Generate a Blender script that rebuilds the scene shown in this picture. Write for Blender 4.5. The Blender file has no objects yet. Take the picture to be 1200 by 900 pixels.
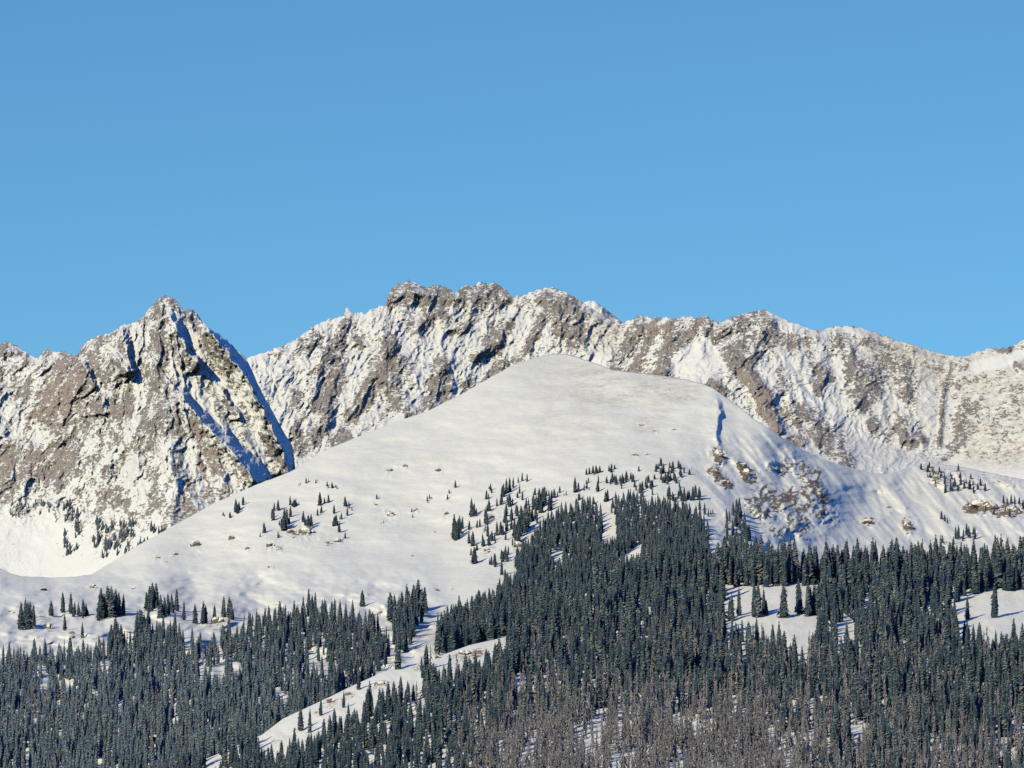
import bpy, bmesh, math, random
import numpy as np
from mathutils import Vector, Matrix

random.seed(7)
RNG = np.random.default_rng(11)
scene = bpy.context.scene
COL = scene.collection

# ------------------------------------------------------------------ camera frame (survey of the valley)
F = 600.0 / math.tan(math.radians(5.0))
PITCH = math.radians(5.0)
CP, SP = math.cos(PITCH), math.sin(PITCH)
CAM_Z = 1.7

def at(u, v, D):
    """World point at ground distance D (metres north of the viewpoint) for a bearing/elevation pair."""
    a = (np.asarray(u, float) - 600.0) / F
    b = (450.0 - np.asarray(v, float)) / F
    dy = CP - b * SP
    dz = SP + b * CP
    k = D / dy
    return a * k, np.broadcast_to(D, k.shape) * 1.0, CAM_Z + dz * k

# ------------------------------------------------------------------ numpy noise
_perm = RNG.permutation(1024)
_ang = RNG.random(1024) * 2 * math.pi
_gx, _gy = np.cos(_ang), np.sin(_ang)

def perlin(x, y, seed=0):
    x = np.asarray(x, float) + seed * 37.13
    y = np.asarray(y, float) + seed * 91.71
    xi, yi = np.floor(x).astype(np.int64), np.floor(y).astype(np.int64)
    xf, yf = x - xi, y - yi
    def g(ix, iy, dx, dy):
        h = _perm[(_perm[ix & 1023] + iy) & 1023]
        return _gx[h] * dx + _gy[h] * dy
    sx = xf * xf * xf * (xf * (xf * 6 - 15) + 10)
    sy = yf * yf * yf * (yf * (yf * 6 - 15) + 10)
    n0 = g(xi, yi, xf, yf) * (1 - sx) + g(xi + 1, yi, xf - 1, yf) * sx
    n1 = g(xi, yi + 1, xf, yf - 1) * (1 - sx) + g(xi + 1, yi + 1, xf - 1, yf - 1) * sx
    return (n0 * (1 - sy) + n1 * sy) * 1.45

def fbm(x, y, octv=4, gain=.5, seed=0):
    s, a, t = 0, 1.0, 0
    for i in range(octv):
        s = s + a * perlin(x * 2 ** i, y * 2 ** i, seed + i * 3); t += a; a *= gain
    return s / t

def ridged(x, y, octv=4, gain=.5, seed=0):
    s, a, t, w = 0, 1.0, 0, 1.0
    for i in range(octv):
        n = 1 - np.abs(perlin(x * 2 ** i, y * 2 ** i, seed + i * 5)) * 1.3
        n = np.clip(n, 0, 1) ** 2
        s = s + a * n * w; w = np.clip(n * 1.6, 0, 1); t += a; a *= gain
    return s / t

def sstep(a, b, x):
    t = np.clip((x - a) / (b - a), 0, 1)
    return t * t * (3 - 2 * t)

def pline(U, V, pts):
    """distance to a polyline, signed side (>0 = right of a line that runs downhill) and run 0..1"""
    best = np.full(U.shape, 1e9); side = np.zeros(U.shape); run = np.zeros(U.shape)
    pts = np.asarray(pts, float); n = len(pts) - 1
    for i in range(n):
        (x0, y0), (x1, y1) = pts[i][:2], pts[i + 1][:2]
        dx, dy = x1 - x0, y1 - y0
        L2 = dx * dx + dy * dy
        t = np.clip(((U - x0) * dx + (V - y0) * dy) / L2, 0, 1)
        qx, qy = x0 + t * dx, y0 + t * dy
        d = np.hypot(U - qx, V - qy)
        m = d < best
        best = np.where(m, d, best)
        side = np.where(m, np.sign(dy * (U - qx) - dx * (V - qy)), side)
        run = np.where(m, (i + t) / n, run)
    return best, side, run

def in_poly(u, v, poly):
    u = np.asarray(u, float); v = np.asarray(v, float)
    c = np.zeros(u.shape, bool)
    n = len(poly)
    for i in range(n):
        x0, y0 = poly[i]; x1, y1 = poly[(i + 1) % n]
        if y0 == y1: continue
        m = ((y0 > v) != (y1 > v)) & (u < (x1 - x0) * (v - y0) / (y1 - y0) + x0)
        c ^= m
    return c

def tps(pts):
    """thin plate spline through (u, v, D) survey marks"""
    P = np.asarray(pts, float); x = P[:, :2] / 100.0; n = len(P)
    def K(a, b):
        r2 = ((a[:, None, :] - b[None, :, :]) ** 2).sum(-1)
        return np.where(r2 > 0, r2 * np.log(r2 + 1e-12) * .5, 0)
    A = np.zeros((n + 3, n + 3))
    A[:n, :n] = K(x, x) + np.eye(n) * .02
    A[:n, n] = 1; A[:n, n + 1:] = x; A[n, :n] = 1; A[n + 1:, :n] = x.T
    w = np.linalg.solve(A, np.concatenate([P[:, 2], np.zeros(3)]))
    def f(U, V):
        out = w[n] + w[n + 1] * U / 100 + w[n + 2] * V / 100
        for i in range(n):
            r2 = (U / 100 - x[i, 0]) ** 2 + (V / 100 - x[i, 1]) ** 2
            out = out + w[i] * r2 * np.log(r2 + 1e-12) * .5
        return out
    return f

# ------------------------------------------------------------------ mesh helpers
def link(name, me, mats=(), parent=None):
    o = bpy.data.objects.new(name, me); COL.objects.link(o)
    for m in mats: me.materials.append(m)
    if parent is not None: o.parent = parent
    return o

def mesh_np(name, verts, quads=None, tris=None, smooth=False):
    me = bpy.data.meshes.new(name)
    nv = len(verts)
    me.vertices.add(nv); me.vertices.foreach_set('co', np.asarray(verts, np.float32).ravel())
    loops, tot = [], []
    if quads is not None and len(quads):
        loops.append(np.asarray(quads, np.int32).ravel()); tot.append(np.full(len(quads), 4, np.int32))
    if tris is not None and len(tris):
        loops.append(np.asarray(tris, np.int32).ravel()); tot.append(np.full(len(tris), 3, np.int32))
    loops = np.concatenate(loops); tot = np.concatenate(tot)
    me.loops.add(len(loops)); me.loops.foreach_set('vertex_index', loops)
    me.polygons.add(len(tot))
    st = np.concatenate([[0], np.cumsum(tot)[:-1]]).astype(np.int32)
    me.polygons.foreach_set('loop_start', st)
    try: me.polygons.foreach_set('loop_total', tot)
    except Exception: pass
    me.polygons.foreach_set('use_smooth', np.full(len(tot), smooth))
    me.update(calc_edges=True); me.validate()
    return me

def attr(me, name, vals):
    a = me.attributes.new(name, 'FLOAT', 'POINT')
    a.data.foreach_set('value', np.asarray(vals, np.float32).ravel())

def tag(o, label, cat, group=None, kind=None):
    o['label'] = label; o['category'] = cat
    if group: o['group'] = group
    if kind: o['kind'] = kind
    return o

# ------------------------------------------------------------------ node helpers
class NT:
    def __init__(s, nt): s.nt = nt
    def n(s, t, **kw):
        nd = s.nt.nodes.new(t)
        for k, v in kw.items(): setattr(nd, k, v)
        return nd
    def put(s, sock, v):
        if isinstance(v, bpy.types.NodeSocket): s.nt.links.new(v, sock)
        else: sock.default_value = v
    def math(s, op, a, b=0.0, c=None, clamp=False):
        nd = s.n('ShaderNodeMath', operation=op, use_clamp=clamp)
        s.put(nd.inputs[0], a); s.put(nd.inputs[1], b)
        if c is not None: s.put(nd.inputs[2], c)
        return nd.outputs[0]
    def noise(s, co, scale, detail=3, rough=.55, dist=0.0):
        nd = s.n('ShaderNodeTexNoise'); s.put(nd.inputs['Vector'], co)
        nd.inputs['Scale'].default_value = scale; nd.inputs['Detail'].default_value = detail
        nd.inputs['Roughness'].default_value = rough; nd.inputs['Distortion'].default_value = dist
        return nd.outputs['Fac']
    def mapping(s, co, rot=(0, 0, 0), sc=(1, 1, 1)):
        nd = s.n('ShaderNodeMapping'); s.put(nd.inputs['Vector'], co)
        nd.inputs['Rotation'].default_value = rot; nd.inputs['Scale'].default_value = sc
        return nd.outputs[0]
    def mix(s, fac, a, b, blend='MIX'):
        nd = s.n('ShaderNodeMix', data_type='RGBA', blend_type=blend)
        s.put(nd.inputs[0], fac)
        s.put(nd.inputs[6], a if isinstance(a, bpy.types.NodeSocket) else (*a, 1))
        s.put(nd.inputs[7], b if isinstance(b, bpy.types.NodeSocket) else (*b, 1))
        return nd.outputs[2]
    def remap(s, x, a, b, c=0.0, d=1.0):
        nd = s.n('ShaderNodeMapRange', interpolation_type='SMOOTHSTEP')
        s.put(nd.inputs[0], x); nd.inputs[1].default_value = a; nd.inputs[2].default_value = b
        nd.inputs[3].default_value = c; nd.inputs[4].default_value = d
        return nd.outputs[0]
    def attr(s, name): return s.n('ShaderNodeAttribute', attribute_name=name).outputs['Fac']
    def bsdf(s, col, rough=.8, bump=None, strength=.5, dist=1.0):
        out = s.n('ShaderNodeOutputMaterial'); b = s.n('ShaderNodeBsdfPrincipled')
        s.put(b.inputs['Base Color'], col if isinstance(col, bpy.types.NodeSocket) else (*col, 1))
        s.put(b.inputs['Roughness'], rough); b.inputs['Specular IOR Level'].default_value = .15
        if bump is not None:
            bn = s.n('ShaderNodeBump'); bn.inputs['Strength'].default_value = strength
            bn.inputs['Distance'].default_value = dist; s.put(bn.inputs['Height'], bump)
            s.put(b.inputs['Normal'], bn.outputs[0])
        s.put(out.inputs[0], b.outputs[0])

def new_mat(name):
    m = bpy.data.materials.new(name); m.use_nodes = True; m.node_tree.nodes.clear()
    return m, NT(m.node_tree)

SNOW = (.88, .875, .83)
def terrain_mat(name, sc=1.0, rockA=(.42, .37, .37), rockB=(.25, .235, .255), rockC=(.44, .345, .32), amp=1.0,
                grain=1.0, wind=.5, snow_c=(.86, .85, .82)):
    """snow over rock: the 'rock' attribute is how bare the ground is, the noise breaks it up"""
    m, t = new_mat(name)
    co = t.n('ShaderNodeTexCoord').outputs['Object']
    sk = t.mapping(co, (0, math.radians(28), 0), (.62, .5, 1.15))
    n1 = t.noise(sk, .34 / sc, 6, .74, .3)
    n2 = t.noise(co, .11 / sc, 4, .62)
    n3 = t.noise(co, .6 / sc, 3, .65)
    rk = t.attr('rock')
    sp = t.math('ADD', t.math('MULTIPLY', t.math('SUBTRACT', n1, .5), 3.3 * amp), t.math('MULTIPLY', t.math('SUBTRACT', n2, .5), 1.1 * amp))
    fac = t.remap(t.math('ADD', rk, sp), .43, .57)
    wash = t.attr('wash')
    fw = t.math('MULTIPLY', wash, t.remap(t.math('ADD', n1, t.math('MULTIPLY', t.math('SUBTRACT', n2, .5), .8)), .22, .78), clamp=True)
    c = t.mix(t.remap(n2, .40, .62), rockA, rockB)
    c = t.mix(t.math('MULTIPLY', t.attr('red'), t.remap(n1, .35, .6), clamp=True), c, rockC)
    c = t.mix(t.math('MULTIPLY', t.remap(n3, .55, .34), .7), c, (.13, .125, .125))
    snow = t.mix(t.remap(t.noise(co, .02 / sc, 3), .35, .65), snow_c, tuple(c * .955 for c in snow_c))
    snow = t.mix(fw, snow, (.46, .40, .33))
    col = t.mix(fac, snow, c)
    ws = t.noise(t.mapping(co, (0, 0, math.radians(20)), (.35, 1.0, 1.6)), .22 / sc, 4, .6)
    n2b = t.math('ADD', n2, t.math('MULTIPLY', ws, wind))
    h = t.math('ADD', t.math('MULTIPLY', t.math('MULTIPLY', fac, n1), 3.0 * sc * grain), t.math('ADD', t.math('MULTIPLY', t.math('MULTIPLY', n3, fac), 1.2 * sc * grain), t.math('MULTIPLY', n2b, .9 * sc)))
    t.bsdf(col, .75, h, .8, 1.0)
    return m

# ------------------------------------------------------------------ terrain sheets
class Sheet:
    pass

def build_sheet(name, u0, u1, du, crest, vbot, nrows, Dfun, mat, rock=None, wash=None, red=None, back=(24, 14.0, .9), jag=None, front=None, power=1.0, wide=(0, 0)):
    us = np.arange(u0, u1 + du * .5, du)
    # the land goes on past both edges of the view, surveyed more coarsely
    us = np.concatenate([np.arange(u0 - wide[0], u0 - 3, 6.0), us, np.arange(u1 + 6, u1 + wide[1] + 1, 6.0)])
    cu = np.asarray(crest, float); vc = np.interp(us, cu[:, 0], cu[:, 1])
    if jag is not None: vc = vc + jag(us)
    vb = np.interp(us, *np.asarray(vbot, float).T)
    T = np.linspace(0, 1, nrows) ** power
    U = np.broadcast_to(us[None, :], (nrows, len(us))).copy()
    V = vb[None, :] + (vc - vb)[None, :] * T[:, None]
    D = Dfun(U, V, vc[None, :])
    X, Y, Z = at(U, V, D)
    s = Sheet(); s.us, s.vc, s.vb, s.X, s.Y, s.Z, s.D, s.T = us, vc, vb, X, Y, Z, D, T
    R = rock(U, V, vc[None, :], D) if rock is not None else np.zeros_like(U)
    W = wash(U, V) if wash is not None else np.zeros_like(U)
    RD = red(U, V) if red is not None else np.zeros_like(U)
    rows = [(X, Y, Z, R, W, RD)]
    # the far side falls away behind the crest
    nb, step, fall = back
    k = np.arange(1, nb + 1)[:, None] * step
    un = us[None, :]
    wob = perlin(un / 40.0, k / 60.0, 77) * np.minimum(k, 60) * .25
    e = lambda a: np.broadcast_to(a[-1:], (nb, len(us)))
    rows.append((e(X), e(Y) + k, e(Z) - k * fall + wob * .3, e(R), e(W), e(RD)))
    if front is not None:   # the foot of the slope runs out to the valley floor
        nf, run = front
        k = np.linspace(1, 0, nf + 1)[:-1][:, None]
        e = lambda a: np.broadcast_to(a[:1], (nf, len(us)))
        z0 = Z[:1]
        rows.insert(0, (e(X), e(Y) - k * run, z0 * (1 - k) ** 1.2 - 3 * k, e(R), e(W), e(RD)))
    A = [np.concatenate([r[i] for r in rows], 0) for i in range(6)]
    nr, nc = A[0].shape
    verts = np.stack([A[0].ravel(), A[1].ravel(), A[2].ravel()], 1)
    idx = np.arange(nr * nc).reshape(nr, nc)
    q = np.stack([idx[:-1, :-1].ravel(), idx[:-1, 1:].ravel(), idx[1:, 1:].ravel(), idx[1:, :-1].ravel()], 1)
    me = mesh_np(name, verts, q, smooth=True)
    attr(me, 'rock', A[3]); attr(me, 'wash', A[4]); attr(me, 'red', A[5])
    o = link(name, me, [mat]); o['kind'] = 'structure'
    s.o = o
    return s

def on(s, u, v):
    """the ground point of a sheet under a bearing/elevation pair"""
    i = int(np.clip(np.searchsorted(s.us, u) - 1, 0, len(s.us) - 2)); f = float(np.clip((u - s.us[i]) / (s.us[i + 1] - s.us[i]), 0, 1))
    def col(j):
        t = (v - s.vb[j]) / (s.vc[j] - s.vb[j])
        t = min(max(t, 0.0), 1.0)
        return np.array([np.interp(t, s.T, s.X[:, j]), np.interp(t, s.T, s.Y[:, j]), np.interp(t, s.T, s.Z[:, j])])
    return col(i) * (1 - f) + col(i + 1) * f

# ================================================================== THE FAR RANGE
def step_feat(U, V, pts, A, w0, w1, L, soft=.08):
    d, side, run = pline(U, V, pts)
    w = w0 + (w1 - w0) * run
    fade = sstep(0, soft, run + .03) * sstep(1.0, 1.01 - soft, run - .02)
    a = np.where(side < 0, np.exp(-d / L), np.clip(1 - d / w, 0, 1))
    return -A * a * fade

def spur(U, V, pts, A, W):
    d, side, run = pline(U, V, pts)
    return -A * np.clip(1 - d / W, 0, 1) ** 1.2

def blot(U, V, pts, W, hard=.5):
    d = pline(U, V, pts)[0] if len(pts) > 1 else np.hypot(U - pts[0][0], V - pts[0][1])
    return sstep(W * 1.25, W * hard, d)

# ---- left peak
PEAK_CREST = [(-620, 470), (-480, 425), (-380, 440), (-260, 400), (-170, 408), (-80, 392), (-30, 398), (0, 402), (8, 400), (20, 405), (33, 415), (42, 420), (55, 410), (67, 412), (90, 415), (103, 398), (118, 393), (133, 388), (143, 380), (157, 378), (167, 372), (174, 362), (180, 355), (187, 349), (193, 347), (200, 347), (208, 353), (217, 363), (227, 363), (237, 375), (243, 383), (257, 392), (273, 405), (288, 418), (295, 433), (307, 460), (320, 483), (333, 507), (343, 523), (346, 548), (352, 575), (362, 640), (380, 720)]
SH6 = [  # steep right-hand walls that fall into shade: line, height, width at both ends, run-out
    ([(197, 368), (205, 383), (213, 397), (220, 415), (234, 427)], 26, 8, 3, 16),
    ([(141, 385), (145, 400), (148, 415), (156, 438)], 26, 8, 4, 18),
    ([(133, 414), (143, 425), (154, 442)], 16, 4, 3, 12),
    ([(96, 425), (104, 438), (114, 455)], 18, 5, 3, 20),
    ([(119, 460), (120, 472), (122, 486)], 16, 6, 5, 16),
    ([(210, 460), (222, 476), (234, 491), (247, 504), (260, 517), (272, 530), (284, 544), (297, 560), (305, 571)], 46, 6, 16, 34),
    ([(240, 381), (252, 397), (264, 411), (282, 434), (291, 448), (301, 467), (311, 486), (321, 507), (329, 522), (335, 541), (339, 564)], 55, 7, 9, 16),
    ([(258, 455), (268, 472), (281, 490)], 14, 4, 4, 10),
    ([(262, 500), (272, 520), (285, 535)], 10, 4, 3, 10),
]
ROCK6 = [([(60, 470), (72, 440), (85, 450), (78, 485)], 20, .3), ([(20, 550), (50, 545), (75, 540)], 26, .2), ([(100, 430), (110, 450), (125, 480)], 18, .25),
         ([(185, 360), (200, 355), (212, 362)], 16, .35), ([(230, 372), (245, 400), (262, 425)], 10, .3), ([(185, 400), (178, 430), (185, 460)], 14, .25),
         ([(232, 492), (240, 520), (248, 548), (255, 570)], 14, .5), ([(215, 540), (205, 570), (190, 600)], 9, .3), ([(310, 505), (322, 535), (332, 552)], 13, .45),
         ([(222, 580), (228, 600)], 11, .4), ([(150, 470), (160, 490), (150, 515)], 14, .3), ([(120, 545), (135, 560), (120, 585)], 12, .2),
         ([(10, 405), (12, 412)], 12, .25), ([(60, 420), (95, 418)], 12, .2), ([(0, 560), (20, 590)], 14, .15), ([(190, 475), (182, 500)], 12, .25), ([(285, 490), (292, 515)], 8, .2)]
SNOW6 = [([(160, 437), (167, 470), (147, 520), (100, 560), (67, 583)], 6, .6), ([(160, 385), (158, 420)], 5, .45), ([(205, 435), (220, 450), (233, 460), (260, 507)], 7, .5),
         ([(277, 437), (295, 475), (308, 520), (312, 545)], 6, .6), ([(20, 430), (12, 470), (5, 510)], 14, .35), ([(45, 430), (35, 470), (15, 510)], 6, .3), ([(158, 545), (165, 590)], 12, .6),
         ([(200, 520), (190, 560)], 8, .5), ([(225, 520), (212, 560), (196, 590), (180, 615)], 6, .5), ([(240, 560), (300, 575)], 9, .3),
         ([(215, 372), (228, 400), (240, 430), (262, 460)], 5, .35), ([(118, 495), (100, 530)], 6, .4), ([(40, 500), (50, 520)], 10, .45), ([(90, 490), (84, 500)], 6, .4), ([(255, 440), (275, 470)], 6, .35)]

def sint(U, xs, ys, w=14):
    return sum(np.interp(U + o, xs, ys) for o in np.linspace(-w, w, 9)) / 9.0

def D6(U, V, VC):
    xs = np.array([-100, 0, 55, 100, 190, 250, 300, 345, 380]); ys = np.array([6650, 6620, 6600, 6570, 6480, 6470, 6450, 6420, 6420])
    top = sint(U, xs, ys, 40)
    h = V - sint(U, *np.asarray([(-80, 400), (50, 410), (100, 398), (195, 352), (290, 420), (346, 540), (380, 640)], float).T)
    k = 1.12
    base = top - k * np.minimum(h, 170) - np.where(h > 170, (h - 170) * 1.25, 0)
    wx = U + 9 * fbm(U / 30, V / 30, 3, seed=5); wy = V + 9 * fbm(U / 30, V / 30, 3, seed=9)
    foot = sstep(640, 560, V)
    edge = sstep(0, 14, V - VC)
    r = -ridged((wx + (wy - 350) * .35) / 62, wy / 130, 3, .5, 21) * 14
    r = r - ridged((wx - (wy - 350) * .45) / 40, wy / 70, 3, .5, 31) * 9
    r = r - (ridged((wx + wy * .4) / 11, wy / 15, 4, .65, 41) - .4) * 6.5
    th = np.arctan2(wx - 195, wy - 270); rad = np.hypot(wx - 195, wy - 270)
    r = r - (ridged(th * 9, rad / 150, 3, .55, 81) - .4) * 15
    r = r + 1.6 * fbm(wx / 3.2, wy / 3.2, 2, .6, 51)
    r = r * (1 - .45 * sstep(205, 245, U))
    r = r * (.15 + .85 * foot) * (.25 + .75 * edge)
    lx = U + 5.5 * fbm(U / 15, V / 15, 4, .65, 61); ly = V + 5.5 * fbm(U / 15, V / 15, 4, .65, 67)
    for pts, A, w0, w1, L in SH6: r = r + step_feat(lx, ly, pts, A * 1.4, w0 * 1.25, w1 * 1.25, L)
    for pts, W, k in ROCK6: r = r + spur(wx, wy, pts, 7 * k * 2, W * 1.3)
    return base + r

def grad_steep(D, V):
    """local crag steepness from the relief itself: undercut rows come out rocky"""
    gv = np.gradient(D, axis=0) / (np.gradient(V, axis=0) + 1e-9)
    return gv
def blur(a, n=2):
    for ax in (0, 1):
        p = np.pad(a, [(n, n) if i == ax else (0, 0) for i in range(2)], mode='edge')
        c = np.cumsum(p, ax)
        k = 2 * n + 1
        if ax == 0: a = (np.concatenate([c[k - 1:k], c[k:] - c[:-k]], 0)) / k
        else: a = (np.concatenate([c[:, k - 1:k], c[:, k:] - c[:, :-k]], 1)) / k
    return a

def rock6(U, V, VC, D):
    wu = U + 6 * fbm(U / 14, V / 14, 3, .6, 15); wv = V + 6 * fbm(U / 14, V / 14, 3, .6, 19)
    r = .38 - .12 * sstep(195, 260, U) + .14 * sstep(600, 520, V) * sstep(200, 20, U)
    for pts, W, k in ROCK6: r = r + .7 * k * blot(wu, wv, pts, W)
    for pts, W, k in SNOW6: r = r - .85 * k * blot(wu, wv, pts, W)
    for pts, A, w0, w1, L in SH6:
        d, side, run = pline(U, V, pts)
        r = r - .5 * np.where(side > 0, sstep((w0 + (w1 - w0) * run) * 1.25 + 5, 2, d), 0)
    g = -grad_steep(D, V)
    r = r + np.clip((1.0 - blur(g, 1)) * .10, -.25, .25) + .26 * (ridged((wu + wv * .5) / 18, wv / 26, 3, .6, 71) - .4)
    th = np.arctan2(wu - 195, wv - 270); rad = np.hypot(wu - 195, wv - 270)
    r = r + .62 * (ridged(th * 13 + .6 * fbm(wu / 25, wv / 25, 2, .5, 83), rad / 70, 3, .6, 85) - .42) + .30 * fbm(th * 30, rad / 30, 2, .5, 87) + .38 * fbm(th * 62, rad / 16, 2, .6, 89)
    foot = np.interp(U, [-80, 0, 60, 110, 150, 180, 230, 300], [590, 600, 598, 640, 640, 625, 612, 600])
    r = np.minimum(r, .74)
    r = r - .75 * sstep(-12, 22, V - foot + 10 * fbm(U / 12, V / 12, 2, .6, 3))
    return r

def red6(U, V):
    r = .25 + .9 * blot(U, V, [(60, 470), (78, 450), (78, 480)], 26) + .5 * blot(U, V, [(20, 550), (60, 540)], 30) + .9 * blot(U, V, [(236, 500), (248, 560), (225, 595)], 16) + .5 * blot(U, V, [(140, 525)], 12)
    return np.clip(r, 0, 1)

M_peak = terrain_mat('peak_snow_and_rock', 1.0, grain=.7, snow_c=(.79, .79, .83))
peak = build_sheet('mountain', -80, 380, .8, PEAK_CREST, [(-80, 700), (380, 740)], 420, D6, M_peak, rock6, None, red6,
                   back=(30, 14.0, 1.05), front=(10, 420.0), wide=(540, 0), jag=lambda u: 2.2 * fbm(u / 7, u * 0 + .5, 4, .65, 8) * sstep(330, 280, u) + (1.8 * fbm(u / 2.2, u * 0 + .7, 2, .6, 18) - 2.6 * (ridged(u / 9, u * 0 + .45, 3, .6, 48) - .45)) * sstep(330, 280, u))

# ---- long ridge behind
RIDGE_CREST = [(-100, 500), (230, 470), (262, 436), (288, 420), (297, 417), (315, 411), (330, 405), (347, 399), (353, 393), (367, 383), (383, 375), (397, 371), (403, 370), (406, 362), (409, 361), (413, 366), (425, 368), (440, 361), (452, 359), (455, 344), (460, 337), (470, 331), (480, 330), (489, 333), (494, 336), (502, 336), (510, 333), (522, 335), (529, 340), (533, 344), (538, 337), (548, 334), (560, 333), (567, 331), (580, 332), (590, 338), (600, 347), (615, 345), (630, 340), (647, 336), (660, 341), (680, 352), (695, 362), (712, 373), (722, 379), (730, 379), (740, 374), (750, 370), (752, 369), (760, 372), (770, 371), (790, 372), (805, 370), (815, 373), (821, 371), (828, 369), (835, 375), (848, 377), (860, 370), (875, 366), (890, 363), (900, 364), (910, 369), (920, 375), (935, 380), (950, 385), (965, 387), (980, 382), (995, 382), (1010, 384), (1030, 391), (1050, 398), (1070, 404), (1090, 411), (1110, 416), (1125, 418), (1140, 415), (1150, 411), (1160, 408), (1170, 407), (1180, 408), (1190, 403), (1200, 398), (1240, 380), (1280, 366), (1340, 372), (1420, 350), (1500, 385), (1600, 400), (1700, 370), (1820, 430)]
ROCK5 = [([(460, 348), (480, 342), (510, 345), (540, 347), (570, 342), (590, 350)], 15, .5), ([(408, 368), (402, 385), (396, 400)], 8, .5), ([(420, 400), (432, 410)], 7, .45),
         ([(370, 395), (356, 410)], 10, .35), ([(392, 415), (386, 435), (396, 455), (380, 470)], 15, .5), ([(458, 402), (448, 430), (430, 462), (412, 488)], 13, .55), ([(460, 408), (474, 430), (485, 445)], 11, .4),
         ([(455, 440), (465, 470), (482, 486)], 14, .4), ([(517, 428), (512, 450), (508, 472)], 15, .6), ([(528, 455), (527, 465)], 6, .4), ([(375, 475), (388, 495), (368, 515)], 12, .5), ([(404, 510), (398, 520)], 11, .55),
         ([(343, 462), (345, 472)], 8, .4), ([(348, 498), (352, 530)], 8, .45), ([(325, 410), (338, 415)], 10, .3), ([(485, 386), (500, 377), (520, 366)], 9, .4), ([(527, 388), (550, 383)], 8, .35), ([(600, 375), (580, 395), (558, 416)], 10, .5),
         ([(635, 376), (624, 396), (608, 422)], 8, .5), ([(637, 348), (650, 360), (655, 385)], 12, .5), ([(666, 352), (675, 375), (677, 402)], 14, .5), ([(590, 427), (567, 444)], 8, .4), ([(545, 445), (550, 460)], 8, .3), ([(585, 410), (590, 400)], 8, .3),
         ([(750, 378), (737, 400), (720, 430)], 10, .4), ([(768, 376), (758, 402), (742, 436)], 9, .4), ([(788, 378), (782, 405), (774, 436)], 8, .45), ([(815, 376), (804, 395), (798, 410)], 10, .45), ([(715, 436), (775, 438)], 7, .4), ([(828, 374), (830, 388)], 7, .4), ([(785, 425), (780, 440)], 6, .4),
         ([(870, 375), (890, 372), (900, 390), (880, 410)], 18, .35), ([(858, 420), (872, 430), (884, 450), (898, 476), (912, 502)], 11, .75), ([(832, 448), (846, 458)], 8, .8), ([(835, 395), (850, 385)], 9, .3), ([(865, 405), (850, 415)], 10, .3), ([(905, 470), (912, 455)], 9, .35),
         ([(955, 430), (968, 440), (958, 455)], 9, .5), ([(985, 400), (995, 412)], 10, .35), ([(1005, 432), (1022, 440), (1015, 462), (1005, 470)], 16, .45), ([(1040, 420), (1060, 430)], 12, .2), ([(1060, 450), (1063, 465)], 11, .4), ([(1023, 492), (1024, 498)], 8, .55), ([(1055, 495), (1062, 515), (1078, 516)], 9, .5), ([(1130, 475), (1122, 500)], 9, .35), ([(925, 480), (945, 492), (965, 510), (992, 538)], 15, .45), ([(925, 515), (940, 520)], 8, .4), ([(925, 400), (950, 395)], 10, .3), ([(1000, 390), (1020, 398)], 10, .2), ([(1172, 408), (1182, 410)], 6, .6), ([(1190, 425), (1195, 432)], 7, .4), ([(1150, 470), (1120, 520)], 9, .2), ([(1195, 455), (1160, 500)], 10, .22), ([(1090, 545), (1130, 515)], 8, .25), ([(1130, 425), (1120, 450)], 8, .2)]
SNOW5 = [([(300, 430), (320, 450), (330, 490)], 16, .5), ([(345, 425), (352, 450)], 9, .3), ([(440, 385), (425, 420), (410, 455), (390, 500)], 7, .5), ([(478, 405), (500, 415), (512, 405), (515, 395)], 12, .6), ([(490, 440), (495, 460)], 8, .5), ([(600, 365), (612, 375), (612, 390), (600, 410)], 9, .55),
         ([(560, 395), (540, 420), (540, 440)], 9, .4), ([(645, 380), (640, 400)], 6, .3), ([(700, 395), (710, 420), (680, 415)], 15, .5), ([(800, 425), (820, 410), (830, 425), (815, 440)], 15, .75), ([(920, 420), (935, 445), (950, 470)], 7, .5), ([(975, 470), (1000, 490), (1010, 520), (1040, 540)], 14, .6), ([(1085, 440), (1090, 500)], 10, .4), ([(1145, 430), (1170, 425), (1190, 418)], 9, .6), ([(860, 450), (870, 470)], 5, .4), ([(900, 430), (915, 470)], 7, .3), ([(980, 425), (985, 450)], 6, .3), ([(905, 368), (925, 384)], 6, .5), ([(990, 385), (1030, 395)], 5, .5)]
SH5 = [([(524, 428), (528, 442), (531, 458)], 16, 5, 5, 14), ([(472, 455), (478, 470), (486, 484)], 12, 4, 5, 12), ([(531, 343), (534, 352)], 14, 4, 3, 10), ([(660, 341), (680, 352), (697, 364)], 10, 5, 4, 10), ([(905, 480), (914, 495), (918, 508)], 14, 4, 4, 10), ([(930, 445), (945, 460), (960, 478), (985, 500)], 9, 4, 4, 14), ([(446, 380), (452, 395)], 10, 4, 3, 10), ([(396, 418), (402, 436)], 9, 3, 3, 9)]

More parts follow.
